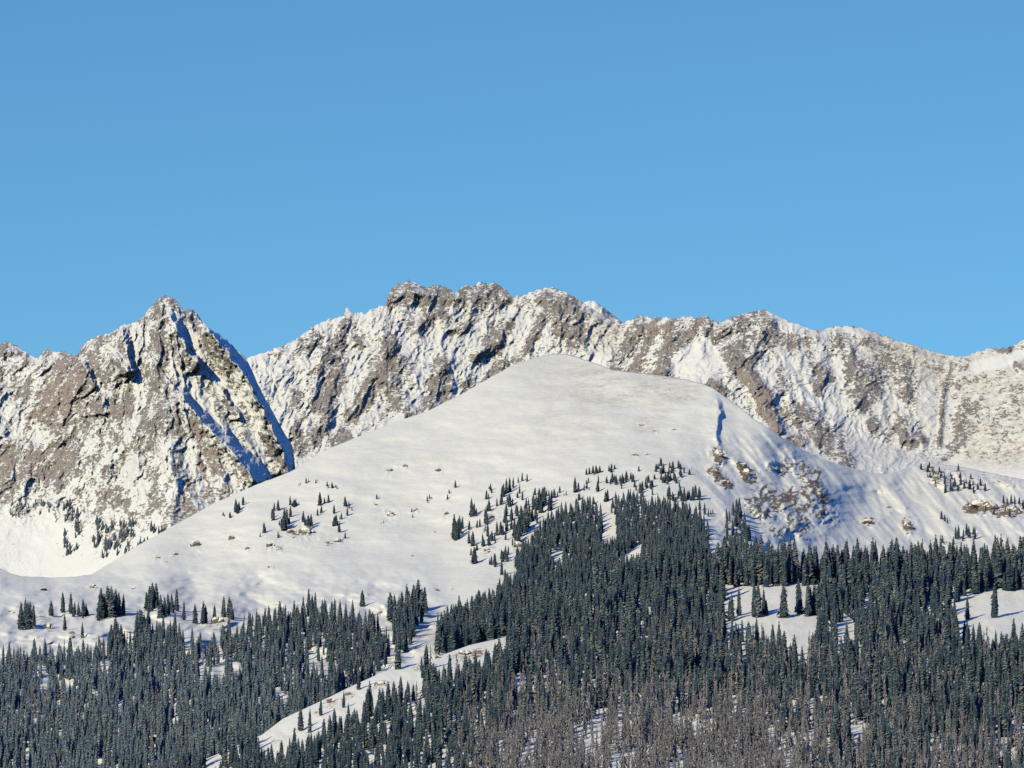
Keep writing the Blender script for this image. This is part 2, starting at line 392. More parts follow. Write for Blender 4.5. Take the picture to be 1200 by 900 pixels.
def Dr(U, V, VC):
    top = sint(U, [230, 300, 400, 480, 580, 650, 728, 780, 830, 900, 960, 1030, 1110, 1200, 1280], [7480, 7500, 7560, 7600, 7620, 7590, 7550, 7490, 7480, 7485, 7482, 7482, 7470, 7465, 7465])
    h = V - sint(U, [230, 300, 400, 480, 590, 650, 728, 830, 900, 1000, 1110, 1200, 1280], [460, 420, 372, 338, 338, 345, 380, 375, 368, 386, 418, 402, 375])
    base = top - 1.28 * np.minimum(h, 125) - np.maximum(h - 125, 0) * 2.4
    # the bowl below the right-hand pass: side walls swing towards us, the floor lies back
    base = base - 15 * sstep(1110, 1240, U) * sstep(400, 520, V)
    base = base - 22 * np.exp(-((U - 890) / 80) ** 2) * sstep(370, 470, V)
    wx = U + 9 * fbm(U / 30, V / 30, 3, seed=105); wy = V + 9 * fbm(U / 30, V / 30, 3, seed=109)
    edge = sstep(0, 12, V - VC)
    calm = 1 - .4 * sstep(880, 980, U) - .48 * sstep(1070, 1120, U) - .022 * sstep(1060, 1110, U) - .5 * blot(U, V, [(800, 425), (830, 420)], 24)
    r = -ridged((wx + (wy - 350) * .55) / 58, wy / 110, 3, .5, 121) * 14
    r = r - ridged((wx - (wy - 350) * .3) / 36, wy / 60, 3, .5, 131) * 7
    r = r - (ridged((wx + wy * .45) / 10, wy / 14, 4, .65, 141) - .4) * 7.5
    sk = wx + (wy - 350) * np.interp(U, [230, 400, 520, 650, 760, 860, 1000, 1280], [.1, .55, .35, .55, .5, -.35, -.2, -.5])
    r = r - (ridged(sk / 26, wy / 110, 3, .55, 181) - .4) * 10
    r = r + 1.9 * fbm(wx / 3.0, wy / 3.0, 2, .6, 151)
    r = r * (.25 + .75 * edge) * calm
    lx = U + 2.4 * fbm(U / 9, V / 9, 3, .6, 161); ly = V + 2.4 * fbm(U / 9, V / 9, 3, .6, 167)
    for pts, A, w0, w1, L in SH5: r = r + step_feat(lx, ly, pts, A * .55, w0, w1, L)
    for pts, W, k in ROCK5: r = r + spur(wx, wy, pts, 20 * k, W * 1.3)
    r = r + spur(lx, ly, [(1113, 425), (1108, 445), (1105, 470), (1103, 495), (1101, 522)], 6, 5)
    return base + r

def rockr(U, V, VC, D):
    wu = U + 6 * fbm(U / 14, V / 14, 3, .6, 115); wv = V + 6 * fbm(U / 14, V / 14, 3, .6, 119)
    r = np.interp(U, [230, 330, 400, 600, 690, 730, 850, 1040, 1090, 1140, 1280], [.12, .15, .20, .21, .22, .26, .25, .22, .17, .17, .20])
    for pts, W, k in ROCK5: r = r + 1.05 * k * blot(wu, wv, pts, W)
    for pts, W, k in SNOW5: r = r - k * blot(wu, wv, pts, W)
    for pts, A, w0, w1, L in SH5:
        d, side, run = pline(U, V, pts)
        r = r - .35 * np.where(side > 0, sstep(w0 + (w1 - w0) * run + 4, 2, d), 0)
    g = -grad_steep(D, V)
    r = r + np.clip((1.1 - blur(g, 1)) * .10, -.25, .25) + .26 * (ridged((wu + wv * .5) / 18, wv / 26, 3, .6, 171) - .4)
    sk = wu + (wv - 350) * np.interp(U, [230, 400, 520, 650, 760, 860, 1000, 1280], [.1, .55, .35, .55, .5, -.35, -.2, -.5])
    r = r + .50 * (ridged(sk / 17, wv / 60, 3, .6, 185) - .42) * sstep(1120, 1060, U) + .28 * fbm(sk / 7, wv / 26, 2, .5, 187) + .38 * fbm(sk / 3.6, wv / 13, 2, .6, 189)
    r = np.minimum(r, .74)
    r = r + .5 * blot(U + 1.2 * fbm(U / 4, V / 4, 2, .5, 4), V, [(1108, 447), (1104, 470), (1103, 495), (1101, 520)], 3.5)
    r = r - .5 * sstep(530, 560, V) * (1 - blot(wu, wv, [(960, 520), (1000, 545)], 20))
    return r

def washr(U, V):
    w = .95 * sstep(1095, 1160, U) * sstep(395, 430, V) + .75 * blot(U, V, [(690, 380), (712, 395)], 20) + .7 * blot(U, V, [(1030, 405), (1080, 425), (1120, 440)], 22) + .5 * blot(U, V, [(850, 380)], 20) + .25 * sstep(940, 1040, U)
    w = w * (1 - blot(U, V, [(1145, 430), (1170, 425), (1195, 415)], 10)) * sstep(560, 530, V) + .12
    return np.clip(w, 0, 1)

def redr(U, V):
    r = .2 + .9 * blot(U, V, [(832, 448), (884, 450), (912, 502)], 14) + .6 * blot(U, V, [(715, 436), (775, 438)], 12) + .7 * blot(U, V, [(770, 380), (830, 375)], 16) + .6 * blot(U, V, [(325, 410), (338, 415)], 12) + .5 * blot(U, V, [(430, 440), (450, 430)], 20) + .4 * blot(U, V, [(950, 520)], 30) + .6 * blot(U, V, [(700, 380)], 25)
    return np.clip(r, 0, 1)

def jagr(u):
    k = np.interp(u, [230, 330, 400, 600, 640, 700, 740, 850, 890, 970, 1000, 1100, 1150, 1280], [.5, .6, 1.2, 1.2, .8, .4, 1.0, 1.3, .6, .8, .5, .5, .9, .9])
    return k * (2.0 * fbm(u / 6, u * 0 + .3, 4, .65, 28) + 1.9 * fbm(u / 2.3, u * 0 + .7, 2, .6, 38) - 3.2 * (ridged(u / 9, u * 0 + .45, 3, .6, 48) - .45))

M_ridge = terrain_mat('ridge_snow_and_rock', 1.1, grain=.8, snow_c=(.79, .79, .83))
ridge = build_sheet('mountain', 230, 1280, 1.0, RIDGE_CREST, [(230, 640), (1280, 640)], 360, Dr, M_ridge, rockr, washr, redr, back=(34, 14.0, 1.05), front=(10, 420.0), wide=(330, 540), jag=jagr)

# ---- small snowy summit behind the saddle
def Db(U, V, VC):
    return 8250 - (V - VC) * 1.1 - 10 * ridged(U / 20, V / 30, 3, .5, 205) + .35 * (U - 700)
backpk = build_sheet('mountain', 600, 790, 1.0, [(600, 440), (660, 372), (680, 356), (690, 352), (697, 353), (706, 359), (716, 367), (728, 377), (745, 392), (790, 440)], [(600, 470), (790, 470)], 90, Db, M_ridge,
                     lambda U, V, VC, D: .12 + .5 * sstep(8, 0, V - VC) * sstep(700, 716, U), None, None, back=(34, 14.0, .9), front=(8, 300.0), jag=lambda u: .8 * fbm(u / 4, u * 0 + .3, 3, .6, 58))

# ================================================================== THE SNOW DOME AND THE SLOPES BELOW IT
DOME_CREST = [(-620, 560), (-300, 600), (-80, 640), (-30, 656), (0, 666), (12, 672), (25, 675), (60, 677), (85, 676), (107, 673), (140, 653), (160, 640), (207, 614), (250, 590), (300, 568), (340, 553), (383, 527), (433, 506), (467, 493), (500, 482), (533, 466), (567, 447), (600, 428), (633, 417), (652, 414.5), (665, 415), (675, 418), (695, 425), (717, 433), (740, 436), (770, 439), (800, 444), (825, 450), (835, 454), (850, 465), (865, 476), (882, 490), (900, 501), (913, 510), (933, 523), (960, 537), (997, 548), (1017, 553), (1040, 556), (1067, 545), (1090, 543), (1120, 546), (1150, 552), (1200, 562), (1280, 560), (1500, 540), (1820, 560)]
DM = [(-80, 645, 4330), (0, 668, 4330), (60, 678, 4300), (110, 674, 4310), (160, 641, 4390), (207, 615, 4450), (300, 569, 4520), (383, 528, 4580), (467, 494, 4640), (533, 467, 4690), (600, 430, 4760), (660, 417, 4800), (740, 438, 4690), (800, 445, 4660), (835, 456, 4630), (865, 478, 4605), (900, 502, 4560), (960, 538, 4590), (1040, 557, 4650), (1120, 548, 4720), (1200, 563, 4690), (1280, 562, 4690),
      (-60, 690, 4190), (0, 692, 4170), (80, 690, 4180), (150, 682, 4220), (220, 690, 4180), (300, 700, 4110), (380, 690, 4090), (0, 715, 4010), (60, 722, 3960), (130, 720, 3960), (200, 716, 3960), (260, 722, 3945), (330, 722, 3950), (400, 702, 4010), (-40, 760, 3800), (60, 765, 3770), (150, 765, 3770), (250, 765, 3770), (350, 760, 3790), (430, 745, 3840), (0, 830, 3520), (150, 830, 3500), (280, 830, 3500), (0, 900, 3290), (150, 900, 3270), (300, 880, 3330), (-60, 960, 3120), (300, 960, 3080),
      (480, 700, 4010), (500, 690, 4050), (490, 740, 3850), (460, 785, 3690), (520, 740, 3860), (450, 860, 3430), (560, 700, 3990), (600, 760, 3740), (650, 850, 3440),
      (200, 650, 4330), (300, 630, 4330), (300, 600, 4420), (400, 620, 4340), (400, 570, 4450), (500, 610, 4350), (500, 550, 4480), (420, 660, 4210), (520, 660, 4180), (580, 640, 4200), (600, 560, 4420), (620, 500, 4560), (660, 450, 4690), (700, 480, 4590), (760, 490, 4560), (700, 550, 4400), (770, 550, 4390), (650, 610, 4260), (720, 620, 4200), (790, 600, 4230), (815, 480, 4580), (822, 520, 4490), (825, 560, 4370), (830, 600, 4240),
      (845, 520, 4500), (880, 540, 4475), (920, 560, 4490), (870, 590, 4320), (920, 600, 4360), (960, 590, 4440), (850, 640, 4140), (900, 645, 4215), (960, 640, 4310), (1010, 600, 4530), (1050, 590, 4580), (1020, 650, 4340), (1100, 600, 4560), (1180, 600, 4560), (1100, 650, 4400), (1200, 650, 4390), (1280, 650, 4390),
      (640, 700, 4000), (730, 690, 4000), (820, 690, 4000), (900, 720, 4000), (1000, 720, 4090), (1200, 720, 4110), (800, 800, 3650), (1000, 800, 3780), (1250, 800, 3800)]
_fd = tps(DM)
ROCKD = [  # bare ground on the dome's east face, and the bars in the basin: line, width, strength
    ([(838, 528), (846, 538)], 9, 1.0), ([(836, 552), (850, 566)], 9, .9), ([(868, 548), (876, 560)], 7, .8), ([(860, 540), (872, 546)], 5, .6), ([(905, 545), (918, 552)], 8, .6), ([(925, 535), (945, 555), (955, 560)], 13, .6), ([(892, 580), (910, 585), (930, 605), (943, 622)], 13, .72), ([(878, 590), (900, 605)], 9, .8), ([(930, 580), (955, 590), (972, 605)], 15, .75), ([(950, 570), (975, 582)], 9, .6), ([(905, 620), (920, 625)], 8, .6), ([(880, 560), (900, 570)], 10, .35),
    ([(1012, 612), (1030, 610)], 7, .6), ([(1062, 612), (1066, 622)], 8, .8), ([(1075, 545), (1100, 548), (1125, 552), (1150, 558), (1195, 565)], 8, .95), ([(1090, 560), (1105, 565)], 9, .6), ([(1135, 596), (1150, 596), (1180, 600), (1215, 602)], 8, .55), ([(1040, 600), (1060, 592)], 6, .3), ([(1035, 577), (1055, 573)], 5, .3)]
SHD = [([(838, 462), (841, 472), (844, 484), (840, 497), (839, 510), (842, 522), (846, 530)], 15, 4, 5, 16), ([(793, 547), (812, 556), (830, 572), (850, 592), (866, 612)], 9, 7, 8, 22), ([(916, 590), (928, 602), (940, 615)], 12, 6, 8, 14), ([(894, 598), (908, 612), (924, 622)], 10, 6, 6, 12), ([(928, 548), (950, 566), (968, 578)], 9, 6, 6, 14), ([(838, 533), (843, 545)], 6, 5, 4, 8),
       ([(850, 600), (870, 622), (900, 640)], 8, 8, 9, 20), ([(946, 578), (972, 600)], 7, 5, 5, 12)]
ROCKS = [  # sheet, u, v, width px, height px, label
    ('dome', 358, 632, 26, 17, 'largest rust-coloured outcrop below the scattered conifers on the dome'),
    ('dome', 340, 627, 11, 8, 'round rust-coloured boulder just left of the largest outcrop'),
    ('dome', 316, 644, 12, 10, 'reddish broken rocks below and left of the round boulder'),
    ('dome', 328, 647, 7, 7, 'small pale rock right of the reddish broken rocks'),
    ('dome', 272, 636, 13, 11, 'slanting reddish outcrop under the left end of the scattered conifers'),
    ('dome', 290, 646, 6, 7, 'thin upright rock between the slanting outcrop and the broken rocks'),
    ('dome', 316, 667, 8, 5, 'lone dark rock low on the snow below the broken rocks'),
    ('dome', 383, 638, 6, 5, 'small dark red rock right of the largest outcrop'),
    ('dome', 396, 637, 14, 7, 'flat grey rocks under the right-hand column of conifers'),
    ('dome', 229, 645, 16, 14, 'reddish twin outcrop on the lower left shoulder of the dome'),
    ('dome', 205, 652, 10, 5, 'low reddish rock left of the twin outcrop on the shoulder'),
    ('dome', 185, 656, 10, 5, 'flat scattered stones on the lower left end of the shoulder'),
    ('dome', 195, 660, 5, 3, 'single small stone below the flat scattered stones'),
    ('dome', 50, 695, 15, 8, 'flat red slab lying on the snow bench at far left'),
    ('dome', 109, 693, 12, 10, 'dark mottled rock on the snow bench above the square clump'),
    ('dome', 157, 692, 8, 5, 'small dark rock on the bench right of the square clump'),
    ('dome', 11, 719, 6, 5, 'grey stone on the snow at the far left edge of the view'),
    ('dome', 17, 720, 5, 4, 'smaller grey stone beside the one at the far left edge'),
    ('dome', 57, 742, 10, 14, 'brownish rocks poking from the snow bank under the short row of trees'),
    ('dome', 84, 745, 9, 7, 'snow-capped rock on the bank left of the thin small tree'),
    ('dome', 254, 736, 22, 15, 'pale snow-capped boulder under the twin-topped clump'),
    ('dome', 458, 610, 13, 14, 'tan rock pile on the open snow in the middle of the dome'),
    ('dome', 441, 594, 6, 5, 'small rock just below the stunted tree left of the tan rock pile'),
    ('dome', 457, 555, 9, 8, 'dark rock high on the left side of the open snow'),
    ('dome', 475, 549, 8, 6, 'flat rock right of the dark rock high on the open snow'),
    ('dome', 513, 555, 9, 8, 'tan rock high above the upright clump of conifers'),
    ('dome', 487, 600, 9, 5, 'pair of low stones right of the tan rock pile'),
    ('dome', 523, 606, 9, 8, 'small rocks above the narrow upright clump'),
    ('dome', 483, 653, 6, 3, 'faint flat stone alone low on the open snow'),
    ('dome', 512, 695, 6, 7, 'grey stone at the lip of the snow gully'),
    ('dome', 530, 692, 4, 3, 'tiny dark stone right of the grey one at the gully lip'),
    ('dome', 575, 612, 15, 10, 'pale tan rocks showing along the rocky rib in the timberline'),
    ('dome', 571, 648, 12, 8, 'tan rocks between the straggling trees left of the dome forest'),
    ('dome', 607, 645, 17, 12, 'pale rocky patch at the left margin of the dome forest'),
    ('dome', 767, 507, 8, 4, 'right one of the small brown stones high on the dome face'),
    ('dome', 752, 500, 12, 4, 'brown stones in grassy ground high on the dome face'),
    ('dome', 789, 505, 9, 3, 'dark stones right of the grassy ground on the dome face'),
    ('dome', 745, 535, 12, 4, 'low dark rocks above the thicket at the top of the timberline'),
    ('dome', 758, 534, 7, 3, 'short low rock right of the low dark rocks above the thicket'),
    ('dome', 842, 539, 17, 15, 'dark craggy outcrop at the foot of the cornice shadow'),
    ('dome', 838, 560, 14, 12, 'brown crag directly below the outcrop under the cornice'),
    ('dome', 851, 570, 13, 10, 'lower brown crag beneath the cornice outcrops'),
    ('dome', 874, 561, 14, 14, 'grey brown crag right of the cornice outcrops'),
    ('dome', 871, 548, 12, 7, 'flat grey rocks above the crag on the shaded face'),
    ('dome', 1064, 626, 15, 17, 'tan block outcrop on the basin snow above the near forest'),
    ('dome', 1016, 616, 20, 9, 'low dark rocks on the snow left of the tan block'),
    ('dome', 1041, 597, 9, 5, 'small rock ridge at the crest of the snow rise in the basin'),
    ('dome', 1157, 604, 42, 20, 'broad tan cliff ledge in the basin with trees on top'),
    ('dome', 1187, 606, 26, 16, 'right-hand end of the tan cliff ledge in the basin'),
    ('dome', 1139, 599, 14, 12, 'brown knob at the left end of the tan cliff ledge'),
    ('dome', 1097, 566, 12, 12, 'reddish knob under the rock bar in the basin'),
    ('near', 497, 784, 16, 8, 'tan boulder at the top of the bare rim of the near hill'),
    ('near', 513, 775, 8, 10, 'upright yellow-brown rock at the upper end of the rim'),
    ('near', 545, 771, 22, 11, 'broad tan rock face under the trees at the upper end of the rim'),
    ('near', 445, 806, 20, 9, 'slanting tan rock band in the middle of the bare rim'),
    ('near', 408, 818, 10, 9, 'reddish boulder where a dark tree stands on the rim'),
    ('near', 387, 826, 17, 9, 'brown rock band on the lower half of the bare rim'),
    ('near', 372, 838, 9, 6, 'small tan rock below the brown band on the rim'),
]
def Dd(U, V, VC):
    base = _fd(np.clip(U, -110, 1310), V) + 60 * fbm(U / 160, V / 90, 2, .5, 371) * (sstep(-90, -200, U) + sstep(1290, 1400, U))
    # wind rolls, hollows and small benches
    r = 9 * fbm(U / 90, V / 26, 3, .5, 301) + 3.0 * fbm((U + V * .8) / 30, V / 10, 3, .5, 311)
    lower = sstep(640, 720, V) * sstep(540, 460, U)
    r = r + lower * (40 * fbm(U / 40, V / 17, 3, .5, 321))
    right = sstep(800, 870, U) * sstep(480, 540, V)
    r = r + right * (14 * fbm((U - V * .8) / 26, (V + U * .3) / 60, 3, .55, 331))
    edge = .2 + .8 * sstep(0, 14, V - VC)
    lx = U + 2.2 * fbm(U / 9, V / 9, 3, .6, 341); ly = V + 2.2 * fbm(U / 9, V / 9, 3, .6, 347)
    for pts, A, w0, w1, L in SHD: r = r + step_feat(lx, ly, pts, A, w0, w1, L, .35 if pts[0][0] == 838 else .08)
    for pts, W, k in ROCKD: r = r + spur(lx, ly, pts, 9 * k, W * 1.3)
    mk = np.zeros_like(U)
    for pts, W, k in ROCKD: mk = np.maximum(mk, min(k, .9) * blot(lx, ly, pts, W))
    for (_s, ru, rv, rw, rh, _l) in ROCKS:
        if _s == 'dome': mk = np.maximum(mk, .5 * np.exp(-((U - ru) / (rw * .8)) ** 2 - ((V - rv + rh * .4) / (rh * .9)) ** 2))
    r = r - mk * (ridged((U + V * .5) / 13, (V - U * .3) / 10, 3, .6, 361) - .3) * 9
    # drifted lip of the hollow on the left
    r = r + step_feat(U, V, [(-60, 668), (0, 684), (20, 694), (60, 690)], 5, 8, 8, 20)
    return base + r * edge
def rockd(U, V, VC, D):
    wu = U + 9 * fbm(U / 13, V / 13, 4, .65, 315); wv = V + 9 * fbm(U / 13, V / 13, 4, .65, 319)
    cr = ridged((U - V * .6) / 15, (V + U * .5) / 9, 3, .6, 325) - .42
    r = np.full(U.shape, -.75)
    for pts, W, k in ROCKD: r = r + (k * .85 + .7 * cr) * blot(wu, wv, pts, W)
    for (_s, ru, rv, rw, rh, _l) in ROCKS:
        if _s == 'dome': r = r + .72 * np.exp(-((wu - ru) / (rw * .75)) ** 2 - ((wv - rv + rh * .45) / (rh * .85)) ** 2)
    r = r + (.52 + .9 * cr) * sstep(855, 885, U) * sstep(990, 960, U) * sstep(532, 548, V) * sstep(645, 620, V) * sstep(-45, -15, (U - 850) * .75 - (V - 610) + 75 + 0 * U)
    r = r + .38 * blot(U, V, [(560, 640), (590, 610), (615, 625)], 26) + .3 * blot(U, V, [(300, 640), (400, 632)], 16) + .42 * blot(wu, wv, [(50, 745), (90, 748), (250, 730), (262, 738)], 12)
    return r
def washd(U, V):
    w = .85 * blot(U, V, [(690, 450), (760, 450), (800, 452)], 26) + .34 * blot(U, V, [(640, 440), (700, 470), (660, 500)], 34) + .5 * blot(U, V, [(755, 500), (770, 490)], 14) + .12 * sstep(700, 500, V) + .2 * sstep(1100, 1200, U) * sstep(600, 560, V)
    return np.clip(w, 0, 1) * (.55 + .9 * fbm((U + V) / 40, V / 9, 3, .6, 401))
M_dome = terrain_mat('dome_snow', .75, (.36, .29, .23), (.19, .165, .15), (.36, .235, .16))
dome = build_sheet('hill', -80, 1280, 1.0, DOME_CREST, [(-80, 980), (1280, 980)], 420, Dd, M_dome, rockd, washd, lambda U, V: .55 + 0 * U, back=(26, 16.0, .55), jag=lambda u: .9 * fbm(u / 12, u * 0 + .4, 4, .6, 88), front=(24, 420.0), wide=(540, 540))

# ================================================================== NEAR WOODED HILL
NEAR_CREST = [(-620, 1040), (-80, 1010), (0, 975), (100, 940), (200, 905), (240, 890), (307, 861), (332, 842), (360, 829), (390, 815), (410, 805), (450, 787), (475, 780), (505, 775), (520, 767), (550, 756), (590, 747), (630, 725), (680, 697), (730, 684), (830, 675), (900, 673), (950, 674), (1000, 673), (1100, 671), (1200, 669), (1280, 668), (1500, 690), (1820, 680)]
NM = [(-80, 1010, 3080), (100, 940, 3110), (200, 905, 3130), (307, 861, 3170), (390, 815, 3230), (450, 787, 3270), (505, 775, 3290), (590, 748, 3350), (680, 697, 3470), (830, 682, 3500), (1000, 681, 3500), (1280, 675, 3500), (300, 900, 3080), (420, 830, 3180), (500, 800, 3220), (590, 775, 3270),
      (-80, 1080, 2900), (300, 960, 2930), (600, 940, 2870), (900, 940, 2860), (1280, 940, 2860), (600, 840, 3090), (750, 800, 3190), (750, 740, 3330), (900, 820, 3130), (910, 740, 3320), (930, 700, 3430), (1060, 760, 3270), (1160, 730, 3340), (1160, 695, 3440), (1100, 840, 3080), (1280, 820, 3120)]
_fn = tps(NM)
def Dn(U, V, VC):
    r = 8 * fbm(U / 70, V / 30, 3, .5, 501) + 2.5 * fbm(U / 16, V / 10, 3, .5, 511)
    return _fn(np.clip(U, -110, 1310), V) + 40 * fbm(U / 160, V / 90, 2, .5, 571) * (sstep(-90, -200, U) + sstep(1290, 1400, U)) + r * (.2 + .8 * sstep(0, 14, V - VC))
def rockn(U, V, VC, D):
    wu = U + 4 * fbm(U / 9, V / 9, 3, .6, 515); wv = V + 4 * fbm(U / 9, V / 9, 3, .6, 519)
    r = np.full(U.shape, -.75) + .55 * blot(wu, wv, [(325, 865), (380, 832), (430, 808), (500, 786), (560, 766)], 14)
    for pts, W, k in [([(486, 782), (500, 782)], 6, .8), ([(528, 770), (548, 768), (560, 765)], 7, .8), ([(440, 806), (452, 800)], 6, .8), ([(380, 828), (396, 822)], 6, .7), ([(404, 818), (412, 815)], 5, .8), ([(315, 872), (335, 866)], 6, .5), ([(560, 768), (580, 764)], 8, .5)]:
        r = r + .66 * k * blot(wu, wv, pts, W)
    return r
M_near = terrain_mat('near_hill_snow', .5, (.42, .33, .25), (.24, .20, .17), (.42, .30, .21))
near = build_sheet('hill', -80, 1280, 1.5, NEAR_CREST, [(-80, 1090), (200, 1010), (400, 975), (1280, 975)], 260, Dn, M_near, rockn, None, lambda U, V: .7 + 0 * U, back=(20, 12.0, .35), front=(20, 380.0), wide=(540, 540))

# ---- valley floor out to the horizon
gm, t = new_mat('valley_snow')
co = t.n('ShaderNodeTexCoord').outputs['Object']
t.bsdf(t.mix(t.noise(co, .01, 5), SNOW, (.72, .72, .71)), .8, t.noise(co, .05, 4), .4, 1.0)
gN = 40; gx = np.linspace(-1, 1, gN + 1); gx = np.sign(gx) * np.abs(gx) ** 2.2 * 60000
GX, GY = np.meshgrid(gx, gx + 3000)
GZ = np.where(np.hypot(GX, GY) < 60, 0, 0) + 0 * GX
idx = np.arange(GX.size).reshape(GX.shape)
me = mesh_np('ground', np.stack([GX.ravel(), GY.ravel(), GZ.ravel()], 1), np.stack([idx[:-1, :-1].ravel(), idx[:-1, 1:].ravel(), idx[1:, 1:].ravel(), idx[1:, :-1].ravel()], 1), smooth=True)
g = link('ground', me, [gm]); g['kind'] = 'structure'

# ================================================================== TREES
def conifer_np(seed, tiers=16, per=7, slim=1.0, sparse=0.0, core=True):
    """unit-height spruce: crown quads (branch sprays in drooping whorls round a dark core)"""
    r = np.random.default_rng(seed)
    V, Q = [], []
    R = .130 * slim
    lean = r.normal(0, .006, 2)
    bulge = r.random(4)
    if core:
        n = 5; levels = [(.04, .72), (.35, .62), (.7, .42), (.97, .02)]
        b = len(V)
        for h, k in levels:
            for i in range(n):
                a = 2 * math.pi * i / n + h
                V.append((math.cos(a) * R * k, math.sin(a) * R * k, h))
        for l in range(len(levels) - 1):
            for i in range(n):
                j = (i + 1) % n
                Q.append((b + l * n + i, b + l * n + j, b + (l + 1) * n + j, b + (l + 1) * n + i))
    for ti in range(tiers):
        f = (ti + r.random() * .7) / tiers
        h = .05 + .95 * f
        prof = (1 - f) ** .50 * (.75 + .25 * min(1, f * 6)) + .045
        for k in range(per):
            if r.random() < sparse: continue
            a = 2 * math.pi * (k + r.random()) / per + ti * 1.3
            L = R * prof * r.uniform(.7, 1.2) * (1 + .25 * math.sin(a * 2 + bulge[0] * 6 + f * 9))
            w = L * r.uniform(.30, .48) + .004
            droop = L * r.uniform(.35, .95)
            up = r.uniform(.0, .012)
            ca, sa = math.cos(a), math.sin(a)
            b = len(V)
            zz = h + r.uniform(-.015, .015)
            V += [(0, 0, zz + .012 + up), (ca * L * .55 - sa * w, sa * L * .55 + ca * w, zz - droop * .45), (ca * L, sa * L, zz - droop), (ca * L * .55 + sa * w, sa * L * .55 - ca * w, zz - droop * .45)]
            Q.append((b, b + 1, b + 2, b + 3))
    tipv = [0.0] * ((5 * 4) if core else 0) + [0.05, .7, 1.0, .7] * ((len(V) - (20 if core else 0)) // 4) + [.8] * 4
    # leader
    b = len(V); V += [(-.006, 0, .955), (.006, 0, .955), (.001, .004, 1.01), (-.001, .004, 1.01)]; Q.append((b, b + 1, b + 2, b + 3))
    V = np.array(V); V[:, 0] += lean[0] * V[:, 2]; V[:, 1] += lean[1] * V[:, 2]
    return V, np.array(Q), np.array(tipv)

def pole_np(r0, r1, h0, h1, n=5):
    V, Q = [], []
    for h, r in ((h0, r0), ((h0 + h1) / 2, (r0 + r1) / 2 * 1.02), (h1, r1)):
        for i in range(n):
            a = 2 * math.pi * i / n; V.append((math.cos(a) * r, math.sin(a) * r, h))
    for l in range(2):
        for i in range(n):
            j = (i + 1) % n; Q.append((l * n + i, l * n + j, (l + 1) * n + j, (l + 1) * n + i))
    return np.array(V), np.array(Q)

def snag_np(seed, nb=34):
    """branches of a beetle-killed spruce: bare drooping sticks with broken ends"""
    r = np.random.default_rng(seed); V, Q = [], []
    for i in range(nb):
        f = (i + r.random()) / nb; h = .14 + .84 * f
        L = .095 * ((1 - f) ** .6 * .9 + .12) * r.uniform(.45, 1.25); a = r.random() * 6.283
        ca, sa = math.cos(a), math.sin(a); w = .018 + .03 * r.random(); d = L * r.uniform(.8, 2.2); b = len(V)
        V += [(-sa * .002, ca * .002, h), (ca * L * .6 - sa * .004, sa * L * .6 + ca * .004, h - d * .5 + w), (ca * L, sa * L, h - d), (ca * L * .6 + sa * .004, sa * L * .6 - ca * .004, h - d * .5 - w)]
        Q.append((b, b + 1, b + 2, b + 3))
        # side twigs, a fan lying flatter
        b = len(V); tw = L * r.uniform(.4, .7)
        V += [(ca * L * .3, sa * L * .3, h - d * .2), (ca * L * .7 - sa * tw, sa * L * .7 + ca * tw, h - d * .8), (ca * L * .8, sa * L * .8, h - d * .7), (ca * L * .7 + sa * tw, sa * L * .7 - ca * tw, h - d * .9)]
        Q.append((b, b + 1, b + 2, b + 3))
    return np.array(V), np.array(Q)

# materials -------------------------------------------------------
def foliage_mat(name, stuff, fro_haze=.06):
    m, t = new_mat(name)
    co = t.n('ShaderNodeTexCoord').outputs['Object']
    if stuff: tint = t.attr('tint'); frost = t.attr('frost')
    else:
        tint = t.n('ShaderNodeObjectInfo').outputs['Random']; frost = fro_haze
    geo = t.n('ShaderNodeNewGeometry')
    n = t.noise(geo.outputs['Position'], .8, 3, .6)
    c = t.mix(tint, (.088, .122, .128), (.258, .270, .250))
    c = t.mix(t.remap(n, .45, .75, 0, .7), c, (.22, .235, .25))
    c = t.mix(t.remap(t.attr('tip'), .1, .95), (.028, .060, .108), c)  # inner sprays and core painted dark blue to stand for crown shade
    fr = t.math('MULTIPLY', t.remap(t.math('ADD', t.noise(geo.outputs['Position'], 1.1, 2, .6), t.math('MULTIPLY', frost, .22) if stuff else fro_haze * .22), .50, .72), frost, clamp=True)
    c = t.mix(fr, c, (.32, .40, .52))  # snow dusting and painted blue distance haze in one colour
    t.bsdf(c, .9)
    return m
M_fol = foliage_mat('spruce_foliage', False); M_fro_haze = foliage_mat('frosted_hazy_spruce_foliage', False, .6); M_fol_stuff = foliage_mat('forest_foliage', True)
mb, t = new_mat('spruce_bark'); co = t.n('ShaderNodeTexCoord').outputs['Object']
t.bsdf(t.mix(t.noise(t.mapping(co, sc=(40, 40, 4)), 1, 3), (.10, .075, .06), (.19, .155, .13)), .9); M_bark = mb
def dead_mat(name, stuff):
    m, t = new_mat(name)
    tint = t.attr('tint') if stuff else t.n('ShaderNodeObjectInfo').outputs['Random']
    c = t.mix(tint, (.15, .146, .172), (.36, .348, .385))
    n = t.noise(t.n('ShaderNodeNewGeometry').outputs['Position'], .9, 3, .6)
    t.bsdf(t.mix(t.remap(n, .4, .65), c, (.18, .17, .20)), .9)
    return m
M_dead = dead_mat('grey_dead_wood', False); M_dead_stuff = dead_mat('dead_forest_wood', True)

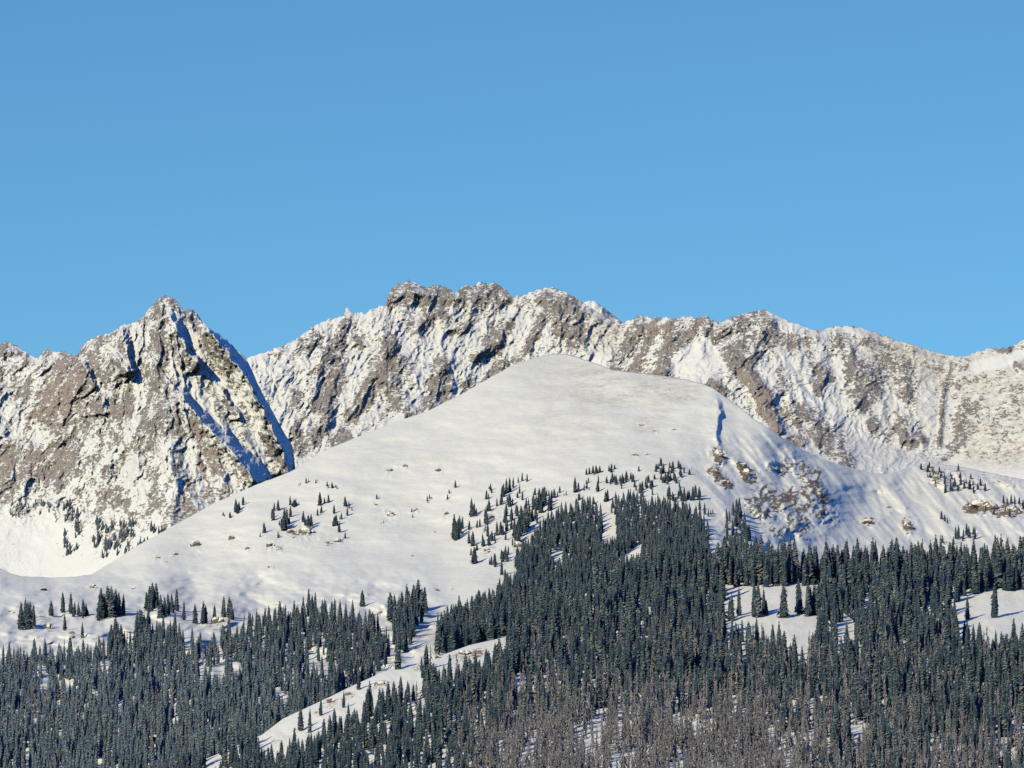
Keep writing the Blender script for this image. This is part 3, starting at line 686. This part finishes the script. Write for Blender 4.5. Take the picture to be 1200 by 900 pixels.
# where trees stand ------------------------------------------------
class Tree:
    __slots__ = ('s', 'u', 'v', 'h', 'kind', 'frost', 'tint', 'label', 'group', 'single', 'w')
    def __init__(s, sh, u, v, h, kind='live', frost=.05, label=None, group=None, single=False, w=1.0):
        s.s, s.u, s.v, s.h, s.kind, s.frost, s.label, s.group, s.single, s.w = sh, u, v, h, kind, frost, label, group, single, w
        s.tint = random.random()
trees = []

def scatter(poly, du, dv, fn):
    us = [p[0] for p in poly]; vs = [p[1] for p in poly]
    v = min(vs); k = 0
    while v < max(vs):
        u = min(us) + (k % 2) * du * .5
        while u < max(us):
            uu, vv = u + random.uniform(-.48, .48) * du, v + random.uniform(-.5, .5) * dv
            if in_poly(np.array(uu), np.array(vv), poly): fn(uu, vv)
            u += du
        v += dv; k += 1

def inside(u, v, polys): return any(bool(in_poly(np.array(u), np.array(v), p)) for p in polys)
def nz(u, v, sc, seed): return float(fbm(np.array(u / sc), np.array(v / sc), 2, .5, seed))

# near hill: forest with three clearings, the bare rim on the left and the dead stand at the foot
CLEAR = [[(848, 696), (866, 689), (913, 688), (960, 687), (962, 692), (945, 722), (962, 728), (960, 745), (950, 776), (925, 778), (905, 762), (880, 752), (850, 748)],
         [(1120, 712), (1147, 694), (1290, 692), (1290, 765), (1200, 766), (1160, 764), (1122, 750)],
         [(981, 735), (1000, 726), (1004, 745), (1000, 778), (985, 775)]]
RIM = [(298, 860), (332, 836), (390, 808), (450, 780), (505, 768), (550, 749), (592, 738), (594, 782), (560, 788), (520, 798), (470, 819), (430, 839), (405, 857), (370, 873), (335, 890), (300, 894)]
SPOTS = [[(672, 868), (690, 850), (712, 836), (716, 862), (700, 880), (678, 886)], [(606, 890), (626, 868), (640, 876), (620, 905)], [(700, 905), (730, 880), (742, 900), (720, 925)], [(236, 905), (262, 890), (268, 910), (240, 930)], [(905, 880), (930, 868), (925, 900)], [(770, 905), (800, 885), (806, 905), (780, 925)]]
def near_tree(u, v):
    vc = float(np.interp(u, near.us, near.vc))
    if v < vc + 1: return
    if inside(u, v, CLEAR): return
    if inside(u, v, [RIM]) and not (random.random() < .09 and nz(u, v, 30, 3) > -.1): return
    if inside(u, v, SPOTS) and random.random() < .8: return
    dz = sstep(800, 880, v - 25 * nz(u, v, 60, 71)) * sstep(480, 640, u) * (1 - .8 * sstep(900, 1010, u)) + .35 * sstep(840, 900, v) * sstep(960, 1040, u) + .34 * sstep(715, 815, v) * sstep(440, 600, u)
    gap = nz(u, v, 26, 91)
    if dz > .5 and gap > .28 and random.random() < .6: return
    if gap > .30 and random.random() < .75: return
    if nz(u, v, 9, 95) > .22 and v > 690 and random.random() < .45: return
    h = random.gauss(32.5, 6.5) * (1.05 if v > 760 else 1.0) * np.interp(u, [100, 300, 480, 620], [.85, .75, .8, 1.0])
    dead = random.random() < dz * .85
    if random.random() < .12: h *= .6
    trees.append(Tree(near, u, v, max(16, h) * (.94 if dead else 1), 'dead' if dead else 'live', .04, w=random.uniform(.85, 1.4)))
scatter([(60, 960), (200, 905), (300, 855), (400, 805), (600, 735), (700, 690), (860, 678), (1250, 672), (1580, 690), (1580, 952), (200, 975)], 7.2, 5.7, near_tree)

def dead_fill(u, v):
    dz = sstep(800, 870, v - 25 * nz(u, v, 60, 71)) * sstep(490, 640, u) * (1 - .75 * sstep(900, 1010, u)) + .3 * sstep(840, 900, v) * sstep(960, 1040, u)
    if inside(u, v, SPOTS) and random.random() < .7: return
    if random.random() < dz * .62 and nz(u, v, 26, 91) < .35:
        trees.append(Tree(near, u, v, random.gauss(33, 6), 'dead', .04, w=random.uniform(.8, 1.3)))
scatter([(420, 800), (1240, 790), (1240, 945), (420, 945)], 6.8, 6.8, dead_fill)

scatter([(700, 690), (830, 674), (1280, 668), (1280, 691), (960, 687), (866, 689), (800, 695)], 7.2, 4.6, lambda u, v: trees.append(Tree(near, u, v, random.gauss(38, 6), 'live', .04, w=random.uniform(.8, 1.3))) if v > float(np.interp(u, near.us, near.vc)) + .5 else None)
# left slope below the dome: frosted forest
FL = [(-330, 740), (-30, 788), (0, 780), (40, 774), (70, 770), (95, 778), (100, 768), (120, 763), (150, 757), (180, 747), (200, 745), (215, 757), (235, 755), (255, 758), (275, 750), (282, 737), (300, 732), (330, 730), (355, 722), (380, 719), (405, 726), (430, 738), (452, 752), (460, 768), (440, 800), (380, 838), (310, 885), (240, 930), (-30, 950), (-330, 900)]
FLHOLE = [[(68, 800), (98, 796), (98, 818), (70, 818)], [(232, 785), (278, 775), (285, 795), (270, 812), (235, 812)], [(360, 765), (385, 760), (388, 790), (362, 795)], [(318, 812), (338, 808), (340, 830), (318, 832)], [(112, 782), (135, 776), (140, 790), (116, 794)], [(220, 760), (240, 755), (246, 775), (236, 785)]]
def left_tree(u, v):
    if inside(u, v, FLHOLE) and random.random() < .85: return
    if (nz(u, v, 20, 191) > .30 or nz(u, v, 8, 195) > .25) and random.random() < .75: return
    top = sstep(820, 760, v)
    h = random.gauss(24.5, 4.5) * (1 + .1 * (v > 820))
    fr = .30 * sstep(745, 800, v) * sstep(430, 300, u) + .18
    trees.append(Tree(dome, u, v, max(14, h), 'dead' if random.random() < .06 else 'live', float(fr), w=random.uniform(.85, 1.2)))
scatter(FL, 6.0, 4.9, left_tree)
SPURC = [(456, 725), (470, 718), (484, 716), (498, 712), (503, 716), (492, 738), (478, 762), (462, 776), (458, 750)]
scatter(SPURC, 6.5, 6.0, lambda u, v: trees.append(Tree(dome, u, v, random.gauss(27, 4), 'live', .08)))

# forest on the face of the dome
FU = [(606, 690), (604, 668), (612, 650), (622, 636), (640, 618), (657, 604), (676, 598), (690, 593), (704, 605), (709, 622), (703, 640), (700, 646), (715, 640), (716, 596), (722, 590), (740, 586), (765, 590), (790, 598), (810, 604), (826, 612), (831, 628), (828, 650), (835, 668), (850, 690), (850, 720), (590, 750), (520, 770), (510, 766), (530, 735), (560, 722), (590, 705)]
def stray(u, v):
    if nz(u, v, 8, 391) > .24: trees.append(Tree(dome, u, v, np.interp(v, [540, 600, 680], [7, 12, 17]) * random.uniform(.6, 1.3), 'live', .1, w=random.uniform(1.2, 2.0)))
scatter([(548, 660), (552, 610), (590, 575), (640, 572), (700, 560), (770, 545), (815, 556), (828, 600), (760, 585), (700, 592), (650, 598), (615, 628), (598, 680)], 4.6, 4.2, stray)
scatter([(850, 605), (866, 600), (885, 640), (900, 660), (850, 665)], 6, 6, lambda u, v: trees.append(Tree(dome, u, v, random.uniform(10, 20), 'live', .15, w=1.2)))
scatter([(1072, 546), (1130, 552), (1150, 575), (1100, 575)], 7, 6, lambda u, v: trees.append(Tree(dome, u, v, random.uniform(5, 9), 'live', .2, w=1.8)) if random.random() < .7 else None)
scatter([(1125, 592), (1215, 592), (1215, 606), (1125, 606)], 8, 6, lambda u, v: trees.append(Tree(dome, u, v, random.uniform(5, 10), 'live', .1, w=1.7)) if random.random() < .4 else None)
FUH = [[(707, 612), (722, 606), (724, 640), (706, 650)], [(644, 650), (660, 645), (660, 668), (646, 680)], [(722, 655), (752, 640), (752, 664), (724, 676)], [(664, 655), (682, 650), (676, 664), (662, 670)], [(595, 680), (606, 668), (607, 688), (598, 702)]]
def up_tree(u, v):
    if inside(u, v, FUH): return
    if nz(u, v, 16, 291) > .48 and random.random() < .7: return
    h = np.interp(v, [585, 640, 690, 760], [14, 19, 26, 34]) * random.uniform(.75, 1.2)
    trees.append(Tree(dome, u, v, h, 'live', .16 * float(sstep(690, 640, v)) + .05, w=random.uniform(.9, 1.4)))
scatter(FU, 4.8, 3.8, up_tree)
scatter([(835, 655), (900, 655), (940, 668), (940, 690), (840, 700)], 9, 8, lambda u, v: trees.append(Tree(dome, u, v, random.uniform(18, 30), random.choice(['live', 'live', 'dead']), .1)))

# --- trees that stand apart: (u, v, height), sheet, one label per clump or per tree
def clump(sh, pts, label, group, frost=.05, wide=1.0, single=True):
    j = 2.0 if len(pts) > 8 and sh is dome and pts[0][2] < 22 else .5
    for p in pts:
        trees.append(Tree(sh, p[0] + random.uniform(-j, j), p[1] + random.uniform(-j, j), p[2] * random.uniform(.85, 1.15), 'live', frost, label, group, single, wide * (1.25 if sh is dome and p[1] > 690 else 1.0) * (p[3] if len(p) > 3 else 1)))
GI = 'conifers standing apart on the snow'
one = lambda sh, u, v, h, label, w=1.0: clump(sh, [(u, v, h)], label, GI, wide=w)
one(near, 919, 724, 42, 'lone dark conifer in the middle of the snowy clearing on the near hill', 1.2)
clump(near, [(947, 722, 45), (937, 719, 38)], 'tall conifer of the pair at the right edge of the clearing, beside its lone tree', 'pair of conifers in the clearing')
clump(near, [(884, 722, 42), (889, 724, 45), (895, 720, 36)], 'tall conifer of the tight trio left of the lone clearing tree', 'trio of conifers in the clearing')
clump(near, [(866, 722, 34), (858, 728, 28)], 'slim conifer at the far left end of the large snowy clearing', 'slim conifers at the end of the clearing')
one(near, 1165, 724, 38, 'broad dark conifer alone in the snowy clearing by the right edge of the view', 1.25)
one(near, 1134, 726, 25, 'short conifer left of the broad one in the right-hand clearing', 1.2)
one(dome, 425, 711, 22, 'bushy conifer alone on a snow knoll above the left forest', 1.3)
one(dome, 513, 768, 44, 'thin ragged conifer with sparse branches at the lower left tip of the near forest', .6)
clump(dome, [(25, 738, 33), (33, 738, 37), (39, 734, 29), (35, 726, 24), (29, 730, 26)], 'dark conifer in the leftmost clump on the snow shelf', 'leftmost clump of conifers on the snow shelf')
one(dome, 60, 721, 17, 'small conifer alone between the leftmost clump and the row of four', 1.2)
one(dome, 74, 718, 21, 'pointed conifer at the left end of the short row on the snow shelf', 1.1)
clump(dome, [(83, 719, 23), (87, 720, 18), (92, 721, 17), (97, 722, 23), (101, 722, 17)], 'conifer in the short row on the snow shelf, right of the pointed one', 'short row of conifers on the snow shelf')
one(dome, 76, 739, 20, 'slim conifer standing on the snow bank below the short row', 1.0)
one(dome, 96, 747, 17, 'thin small conifer on the snow bank above the dense left forest', .8)
clump(dome, [(118, 726, 33), (122, 724, 31), (126, 722, 34), (130, 724, 32), (135, 722, 30), (139, 721, 26), (145, 720, 21), (128, 717, 26), (134, 716, 26)], 'tall dark conifer in the dense square clump on the snow shelf', 'dense square clump of conifers')
clump(dome, [(172, 716, 26), (175, 715, 27), (179, 713, 27), (183, 712, 26), (188, 724, 26), (193, 722, 25), (197, 720, 24), (202, 718, 22), (207, 716, 23)], 'conifer in the two stepped clumps right of the square clump', 'stepped clumps of conifers')
one(dome, 216, 727, 25, 'narrow conifer with a long shadow just right of the stepped clumps', .9)
one(dome, 229, 731, 27, 'pointed conifer on the bank between the narrow tree and the pair', 1.0)
clump(dome, [(238, 732, 24), (241, 730, 20)], 'conifer of the short pair on the snow bank', 'short pair of conifers on the bank')
one(dome, 251, 725, 15, 'tiny conifer on the shelf just left of the twin trees', 1.2)
clump(dome, [(262, 724, 25), (268, 724, 24), (271, 726, 20)], 'conifer of the twin-topped clump casting a long shadow on the snow shelf', 'twin-topped clump of conifers')
clump(dome, [(160, 755, 40), (164, 756, 42), (169, 754, 40), (174, 752, 38), (166, 748, 34), (135, 758, 34), (130, 762, 28), (142, 756, 26)], 'tall conifer in the dark clump that rises out of the left forest onto the bank', 'dark clump rising above the left forest')
clump(dome, [(457, 726, 30), (471, 722, 28), (485, 718, 38), (489, 716, 40), (480, 722, 30), (498, 714, 24), (494, 718, 22)], 'spire of the slanting stand of conifers beside the snow gully', 'slanting stand beside the snow gully')
GD = 'small conifers scattered on the flank of the dome'
clump(dome, [(276, 601, 15), (280, 597, 10), (285, 592, 10), (269, 606, 6, 1.8), (262, 604, 4, 1.6)], 'small conifer at the upper left end of the scattered patch', GD, wide=1.6)
clump(dome, [(309, 625, 12), (326, 631, 8), (305, 629, 5)], 'small conifer low on the scattered patch, left of the rust-coloured outcrop', GD, wide=1.4)
clump(dome, [(321, 611, 15), (318, 608, 10), (325, 597, 13), (322, 596, 9), (330, 616, 12), (333, 622, 20), (338, 613, 17), (336, 617, 15), (342, 606, 12), (339, 590, 11), (345, 594, 9), (348, 590, 7), (333, 604, 9)], 'small dark conifer in the thick middle of the scattered patch on the dome', GD, wide=1.5)
one(dome, 375, 592, 16, 'tallest upright conifer in the top right of the scattered patch', 1.5)
clump(dome, [(386, 590, 10), (381, 588, 6), (390, 574, 9), (384, 571, 6), (394, 572, 5), (359, 566, 7), (363, 566, 5), (369, 566, 6), (350, 570, 3), (373, 604, 10), (376, 602, 8), (390, 602, 9)], 'stunted conifer along the top of the scattered patch on the dome', GD, wide=1.6)
clump(dome, [(355, 612, 13), (361, 620, 16), (365, 617, 14), (358, 616, 10)], 'small conifer just above the larger rust-coloured outcrop', GD, wide=1.5)
clump(dome, [(406, 595, 12), (409, 594, 9), (405, 604, 10), (396, 615, 13), (393, 613, 9), (399, 622, 12), (403, 630, 8), (401, 610, 8), (414, 600, 5)], 'small conifer in the right-hand column of the scattered patch', GD, wide=1.5)
clump(dome, [(442, 586, 6), (456, 603, 4), (448, 612, 3), (485, 607, 5), (484, 601, 4), (511, 624, 3), (501, 586, 7), (503, 583, 6), (523, 584, 6), (527, 578, 5), (534, 571, 8)], 'tiny stunted conifer alone on the open snow in the middle of the dome', 'tiny conifers on the open snow', wide=1.7)
clump(dome, [(532, 632, 28), (536, 631, 25), (539, 626, 22), (542, 620, 15), (534, 622, 14)], 'conifer in the narrow upright clump at the left of the timberline', GD, wide=1.2)
TL = 'conifers along the timberline on the dome'
clump(dome, [(553, 606, 20), (557, 603, 17), (552, 619, 13), (557, 617, 11), (551, 638, 13), (557, 644, 10), (550, 651, 9), (567, 604, 14), (569, 600, 9), (562, 616, 10), (566, 640, 12), (568, 622, 8)], 'conifer in the loose column at the left edge of the timberline', TL, wide=1.3)
clump(dome, [(570, 584, 11), (576, 577, 10), (578, 578, 8), (590, 582, 17), (594, 580, 18), (598, 576, 16), (602, 570, 13), (586, 590, 14), (582, 592, 10), (590, 588, 11), (611, 564, 10), (616, 563, 8), (609, 566, 7)], 'conifer in the long slanting upper row of the timberline', TL, wide=1.3)
clump(dome, [(624, 595, 17), (628, 597, 16), (633, 595, 21), (638, 594, 23), (643, 593, 16), (646, 590, 10), (636, 588, 15), (617, 596, 12), (620, 591, 10)], 'conifer in the rounded clump in the middle of the timberline', TL, wide=1.4)
clump(dome, [(650, 584, 12), (654, 582, 7), (664, 580, 6), (674, 577, 17), (678, 576, 12), (684, 575, 8), (688, 573, 9), (690, 566, 7)], 'small conifer between the rounded clump and the upper shrubs', TL, wide=1.4)
clump(dome, [(583, 628, 15), (588, 626, 16), (593, 624, 17), (598, 622, 16), (605, 630, 25), (609, 629, 28), (614, 624, 28), (619, 620, 24), (611, 615, 20), (616, 610, 16), (602, 633, 11), (580, 634, 11), (573, 638, 15), (577, 636, 12), (569, 642, 9), (606, 640, 12), (600, 640, 9), (622, 612, 12)], 'conifer in the thick clump on the rocky rib at the left of the dome forest', TL, wide=1.3)
clump(dome, [(592, 656, 17), (588, 655, 12), (580, 664, 15), (576, 662, 10), (592, 681, 15), (585, 690, 12), (596, 650, 10)], 'conifer straggling down the left margin of the dome forest', TL, wide=1.2)
clump(dome, [(687, 556, 8), (691, 556, 9), (695, 555, 10), (699, 555, 11), (703, 554, 8), (714, 552, 7), (717, 551, 8), (720, 550, 6)], 'low shrubby conifer in the topmost short row on the dome', TL, wide=1.8)
clump(dome, [(717, 567, 11), (722, 568, 13), (726, 566, 9), (731, 566, 12), (735, 564, 12), (739, 561, 9), (742, 572, 10), (728, 570, 8), (719, 562, 8)], 'stunted conifer in the patch below the topmost short row', TL, wide=1.7)
clump(dome, [(754, 574, 11), (758, 573, 11), (762, 571, 9), (751, 576, 8)] + [(768 + 7 * i + random.uniform(-3, 3), 548 + 6 * j + random.uniform(-2, 2) + abs(i - 2) * .8, random.uniform(7, 11)) for i in range(5) for j in range(4)], 'stunted conifer in the grey-green thicket at the top of the timberline', TL, .2, wide=1.9)
clump(dome, [(784 + 4.6 * i, 585 + random.uniform(-2, 2), random.uniform(9, 15)) for i in range(9)], 'conifer in the level row above the right side of the dome forest', TL, wide=1.4)
clump(dome, [(826, 603, 13), (830, 605, 10), (835, 603, 7)], 'small conifer at the right end of the level row', TL, wide=1.2)
BS = 'conifers on the basin floor below the far ridge'
clump(dome, [(1108 + 5.2 * i, 577 - (i % 3) * 3 + random.uniform(-1, 1), random.uniform(8, 13)) for i in range(10)], 'small conifer in the dark row under the rock bar in the basin', BS, wide=1.6)
clump(dome, [(1103, 608, 9), (1107, 611, 8), (1110, 613, 6)], 'tiny conifer alone on the basin snow above the forest edge', BS, wide=1.5)
clump(dome, [(1120, 632, 14), (1124, 630, 17), (1128, 631, 12), (1132, 628, 16), (1136, 630, 14), (1140, 627, 10), (1143, 631, 14), (1116, 636, 10), (1105, 636, 9), (1098, 640, 10)], 'conifer in the ragged clump on the basin snow above the right-hand forest', BS, wide=1.3)
clump(dome, [(1176 + 4.5 * i, 590 + random.uniform(-2, 2) + i * .6, random.uniform(8, 12)) for i in range(7)], 'small conifer on top of the tan rock ledge in the basin', BS, wide=1.4)
clump(dome, [(1090 + 6 * i, 563 + random.uniform(-4, 4), random.uniform(4, 7)) for i in range(5)], 'low shrubby conifer on the rock bar in the basin', BS, .3, wide=1.9)
PK = 'snow-dusted conifers at the foot of the left peak'
clump(peak, [(108 + random.uniform(0, 48), v + random.uniform(-3, 3), random.uniform(9, 13)) for v in range(618, 652, 4) for _ in range(5) if True], 'snow-dusted grey conifer in the thick patch under the left peak', PK, .55, wide=1.5)
clump(peak, [(74 + random.uniform(0, 22), v + random.uniform(-3, 3), random.uniform(9, 13)) for v in range(596, 656, 5) for _ in range(2)], 'snow-dusted conifer in the column left of the thick patch under the peak', PK, .55, wide=1.5)
clump(peak, [(12 + random.uniform(0, 48), 600 + random.uniform(-9, 5), random.uniform(6, 10)) for _ in range(18)], 'faint frosted conifer in the level belt at the lower left of the peak', PK, .75, wide=1.5)
clump(peak, [(177, 623, 14), (181, 624, 11), (186, 626, 12), (190, 625, 10), (194, 623, 8), (159, 615, 8), (164, 641, 13), (169, 640, 12), (173, 637, 9), (161, 644, 10)], 'dusted conifer in the two small knots right of the thick patch under the peak', PK, .45, wide=1.5)

for t in [t for t in trees if t.single]:
    if t.group != GI and random.random() < .55: trees.append(Tree(t.s, t.u + random.uniform(-3, 3), t.v + random.uniform(-2.5, 2.5), t.h * random.uniform(.35, .8), 'live', t.frost, w=t.w * random.uniform(1, 1.4)))
    if t.s is peak: t.h *= .9

# --- split: what shows largest becomes things of its own, the rest is the forest
def px_h(t): return (min(t.v, 900) - (t.v - t.h)) if 2 < t.u < 1198 and t.v - t.h < 888 else 0
live = [t for t in trees if t.kind == 'live']
dead = sorted([t for t in trees if t.kind == 'dead'], key=lambda t: -px_h(t))
# a tree that stands free shows whole, one in the stand shows little more than its top
live.sort(key=lambda t: -px_h(t) * (1.0 if t.single else .42))
live_things, live_rest = live[:300], live[300:]
dead_things, dead_rest = dead[:300], dead[300:]

CROWN = []
for i in range(7):
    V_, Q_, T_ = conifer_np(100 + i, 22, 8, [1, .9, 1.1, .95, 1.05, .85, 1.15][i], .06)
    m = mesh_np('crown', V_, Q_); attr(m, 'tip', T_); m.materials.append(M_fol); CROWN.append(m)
V_, Q_ = pole_np(.016, .004, -.03, .9, 7); TRUNK = mesh_np('trunk', V_, Q_, smooth=True); TRUNK.materials.append(M_bark)
SN = []
for i in range(5):
    V_, Q_ = snag_np(200 + i, 44); m = mesh_np('crown', V_, Q_); m.materials.append(M_dead); SN.append(m)
V_, Q_ = pole_np(.019, .004, -.03, 1.0, 7); DTRUNK = mesh_np('trunk', V_, Q_, smooth=True); DTRUNK.materials.append(M_dead)

def where(t):
    p = on(t.s, t.u, t.v); hm = t.h * p[1] / F * 1.02
    return p, hm

def region(t):
    if t.s is near:
        if t.kind == 'dead': return ('grey dead conifer with bare branches in the beetle-killed stand low on the near hill', 'dead conifers on the near hill') if t.v > 800 else ('grey dead conifer among the green trees higher on the near hill', 'dead conifers among green ones on the near hill')
        if t.u < 330: return 'dark conifer on the lower left toe of the near hill', 'conifers on the toe of the near hill'
        if t.u < 600: return 'dark conifer on the near hill below the bare rocky rim', 'conifers below the rocky rim'
        if t.v < 735: return 'tall dark conifer along the upper edge of the near forest', 'conifers along the upper edge of the near forest'
        if t.u > 960: return 'dark conifer in the dense right half of the near forest', 'conifers in the right half of the near forest'
        return 'dark conifer in the dense middle of the near forest', 'conifers in the middle of the near forest'
    if t.kind == 'dead': return 'grey dead conifer in the frosted forest below the dome', 'dead conifers below the dome'
    if t.u < 505: return 'frosted conifer in the dense left forest below the snow shelf', 'conifers in the left forest'
    return 'conifer in the dense forest on the face of the dome', 'conifers in the dome forest'

def plant(t, name, crown, trunk, cname, cat):
    p, hm = where(t)
    r = bpy.data.objects.new(name, None); COL.objects.link(r)
    r.location = p; r.rotation_euler = (random.gauss(0, .012), random.gauss(0, .012), random.uniform(0, 6.283)); r.scale = (hm * t.w, hm * t.w, hm)
    r.empty_display_size = .1
    lb, gp = (t.label, t.group) if t.label else region(t)
    tag(r, lb, cat, gp)
    a = bpy.data.objects.new('trunk', trunk); COL.objects.link(a); a.parent = r
    b = bpy.data.objects.new(cname, crown); COL.objects.link(b); b.parent = r
    return r
FROST_HAZE = []
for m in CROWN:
    m = m.copy(); m.materials.clear(); m.materials.append(M_fro_haze); FROST_HAZE.append(m)
for t in live_things: plant(t, 'conifer_tree', random.choice(FROST_HAZE if t.frost > .3 else CROWN), TRUNK, 'crown', 'tree')
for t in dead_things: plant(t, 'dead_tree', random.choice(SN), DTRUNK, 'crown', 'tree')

# --- the rest of each forest as one mass
def mass(name, ts, protos, mat, label):
    VV, QQ, TI, FR, TP = [], [], [], [], []; base = 0
    for t in ts:
        V, Q, T3 = protos[random.randrange(len(protos))]
        p, hm = where(t)
        a = random.uniform(0, 6.283); ca, sa = math.cos(a), math.sin(a)
        lx, ly = random.gauss(0, .012), random.gauss(0, .012)
        W = np.empty_like(V)
        W[:, 0] = (V[:, 0] * ca - V[:, 1] * sa) * hm * t.w + V[:, 2] * hm * lx + p[0]
        W[:, 1] = (V[:, 0] * sa + V[:, 1] * ca) * hm * t.w + V[:, 2] * hm * ly + p[1]
        W[:, 2] = V[:, 2] * hm + p[2]
        VV.append(W); QQ.append(Q + base); base += len(V)
        TI.append(np.full(len(V), t.tint)); FR.append(np.full(len(V), t.frost)); TP.append(T3)
    me = mesh_np(name, np.concatenate(VV), np.concatenate(QQ))
    attr(me, 'tint', np.concatenate(TI)); attr(me, 'frost', np.concatenate(FR)); attr(me, 'tip', np.concatenate(TP))
    o = link(name, me, [mat]); tag(o, label, 'forest', None, 'stuff')
    return o
def join(a, b): return np.concatenate([a[0], b[0]]), np.concatenate([a[1], b[1] + len(a[0])]), np.concatenate([a[2] if len(a) > 2 else np.zeros(len(a[0])), np.full(len(b[0]), .5)])
tr = pole_np(.015, .006, -.04, .5, 4); dtr = pole_np(.018, .004, -.04, 1.0, 4)
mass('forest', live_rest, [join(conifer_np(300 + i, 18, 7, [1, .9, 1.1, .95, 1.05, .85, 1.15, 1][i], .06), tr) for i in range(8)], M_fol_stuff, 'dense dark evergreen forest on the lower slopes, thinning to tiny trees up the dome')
mass('dead_forest', dead_rest, [join(snag_np(400 + i, 38), dtr) for i in range(6)], M_dead_stuff, 'grey beetle-killed trees mixed through the forest at the foot of the hill')

# ================================================================== ROCK OUTCROPS on the open snow
mr, t = new_mat('outcrop_rock')
geo = t.n('ShaderNodeNewGeometry'); pos = geo.outputs['Position']
sepn = t.n('ShaderNodeSeparateXYZ'); t.put(sepn.inputs[0], geo.outputs['Normal'])
rnd = t.n('ShaderNodeObjectInfo').outputs['Random']
n1 = t.noise(pos, .5, 4, .6); n2 = t.noise(pos, 1.6, 3, .6)
c = t.mix(rnd, (.27, .19, .15), (.29, .25, .22)); c = t.mix(t.remap(n1, .4, .62), c, (.15, .125, .115)); c = t.mix(t.remap(n2, .5, .32), c, (.12, .10, .09))
sn = t.remap(t.math('ADD', sepn.outputs[2], t.math('MULTIPLY', t.math('SUBTRACT', n1, .5), 2.2)), .36, .52)
t.bsdf(t.mix(sn, c, SNOW), .85, n2, .6, .6); M_rock = mr

def outcrop_mesh(seed):
    r = random.Random(seed); bm = bmesh.new()
    for k in range(r.randint(3, 5)):
        b2 = bmesh.new(); bmesh.ops.create_icosphere(b2, subdivisions=3, radius=.5)
        cuts = [(Vector((r.gauss(0, 1), r.gauss(0, 1), r.gauss(0, .7))).normalized(), r.uniform(.26, .42)) for _ in range(9)]
        off = Vector((r.uniform(-.35, .35), r.uniform(-.2, .2), r.uniform(-.12, .1))) if k else Vector()
        sc = r.uniform(.4, .75) if k else .95
        for v in b2.verts:
            for nrm, d in cuts:
                e = v.co.dot(nrm) - d
                if e > 0: v.co -= nrm * e
            v.co += Vector((r.gauss(0, .012), r.gauss(0, .012), r.gauss(0, .012)))
            v.co = v.co * sc + off
        tmp = bpy.data.meshes.new('t'); b2.to_mesh(tmp); b2.free(); bm.from_mesh(tmp); bpy.data.meshes.remove(tmp)
    me = bpy.data.meshes.new('rock_outcrop'); bm.to_mesh(me); bm.free(); me.materials.append(M_rock)
    return me
ROCKM = [outcrop_mesh(s) for s in range(9)]
for i, (sh, u, v, w, h, lb) in enumerate(ROCKS):
    sh = dome if sh == 'dome' else near; w *= .85; h *= .9
    p = on(sh, u, v - h * .45); s_ = p[1] / F
    o = bpy.data.objects.new('rock_outcrop', ROCKM[i % len(ROCKM)]); COL.objects.link(o)
    o.location = (p[0], p[1] + h * s_ * .1, p[2]); o.scale = (w * s_ * .95, max(w, h) * s_ * .8, h * s_ * 1.15); o.rotation_euler = (random.gauss(0, .1), random.uniform(-.3, .1), random.uniform(-.5, .5) + (math.pi if i % 2 else 0))
    tag(o, lb, 'rock', 'rock outcrops showing through the snow')

# ================================================================== LIGHT, SKY, CAMERA
SUN_EL, SUN_AZ = math.radians(26), math.atan2(-.60, -.80)
d = Vector((math.sin(SUN_AZ) * math.cos(SUN_EL), math.cos(SUN_AZ) * math.cos(SUN_EL), math.sin(SUN_EL)))
L = bpy.data.lights.new('sun', 'SUN'); L.energy = 3.9; L.angle = math.radians(.5); L.color = (1.0, .895, .53)
so = bpy.data.objects.new('sun', L); COL.objects.link(so); so.rotation_euler = d.to_track_quat('Z', 'Y').to_euler(); so.location = d * 5000

W = bpy.data.worlds.new('World'); scene.world = W; W.use_nodes = True
t = NT(W.node_tree); W.node_tree.nodes.clear()
sky = t.n('ShaderNodeTexSky', sky_type='NISHITA'); sky.sun_disc = False
sky.sun_elevation = SUN_EL; sky.sun_rotation = SUN_AZ % (2 * math.pi)
sky.altitude = 3000; sky.air_density = 1.0; sky.dust_density = 0.0; sky.ozone_density = 3.0
bg = t.n('ShaderNodeBackground'); bg.inputs['Strength'].default_value = .10
sz = t.n('ShaderNodeSeparateXYZ'); t.put(sz.inputs[0], t.n('ShaderNodeTexCoord').outputs['Generated'])
tint = t.mix(t.remap(sz.outputs[2], .14, .55), (.475, .81, .925), (.18, .78, 1.70))   # deeper blue overhead, boosted as added fill for the shade
col = t.mix(1.0, sky.outputs[0], tint, 'MULTIPLY')
t.put(bg.inputs[0], col)
o = t.n('ShaderNodeOutputWorld'); t.put(o.inputs[0], bg.outputs[0])

cam = bpy.data.cameras.new('camera'); co_ = bpy.data.objects.new('camera', cam); COL.objects.link(co_)
cam.sensor_width = 36; cam.sensor_fit = 'HORIZONTAL'; cam.lens = 18 / math.tan(math.radians(5.0))
cam.clip_start = 1; cam.clip_end = 200000
co_.location = (0, 0, CAM_Z); co_.rotation_euler = (math.pi / 2 + PITCH, 0, 0)
scene.camera = co_
scene.view_settings.view_transform = 'Standard'; scene.view_settings.look = 'None'; scene.view_settings.exposure = 0
scene.render.engine = 'CYCLES'
scene.cycles.max_bounces = 4; scene.cycles.diffuse_bounces = 0; scene.cycles.use_denoising = False; scene.cycles.filter_width = 1.5
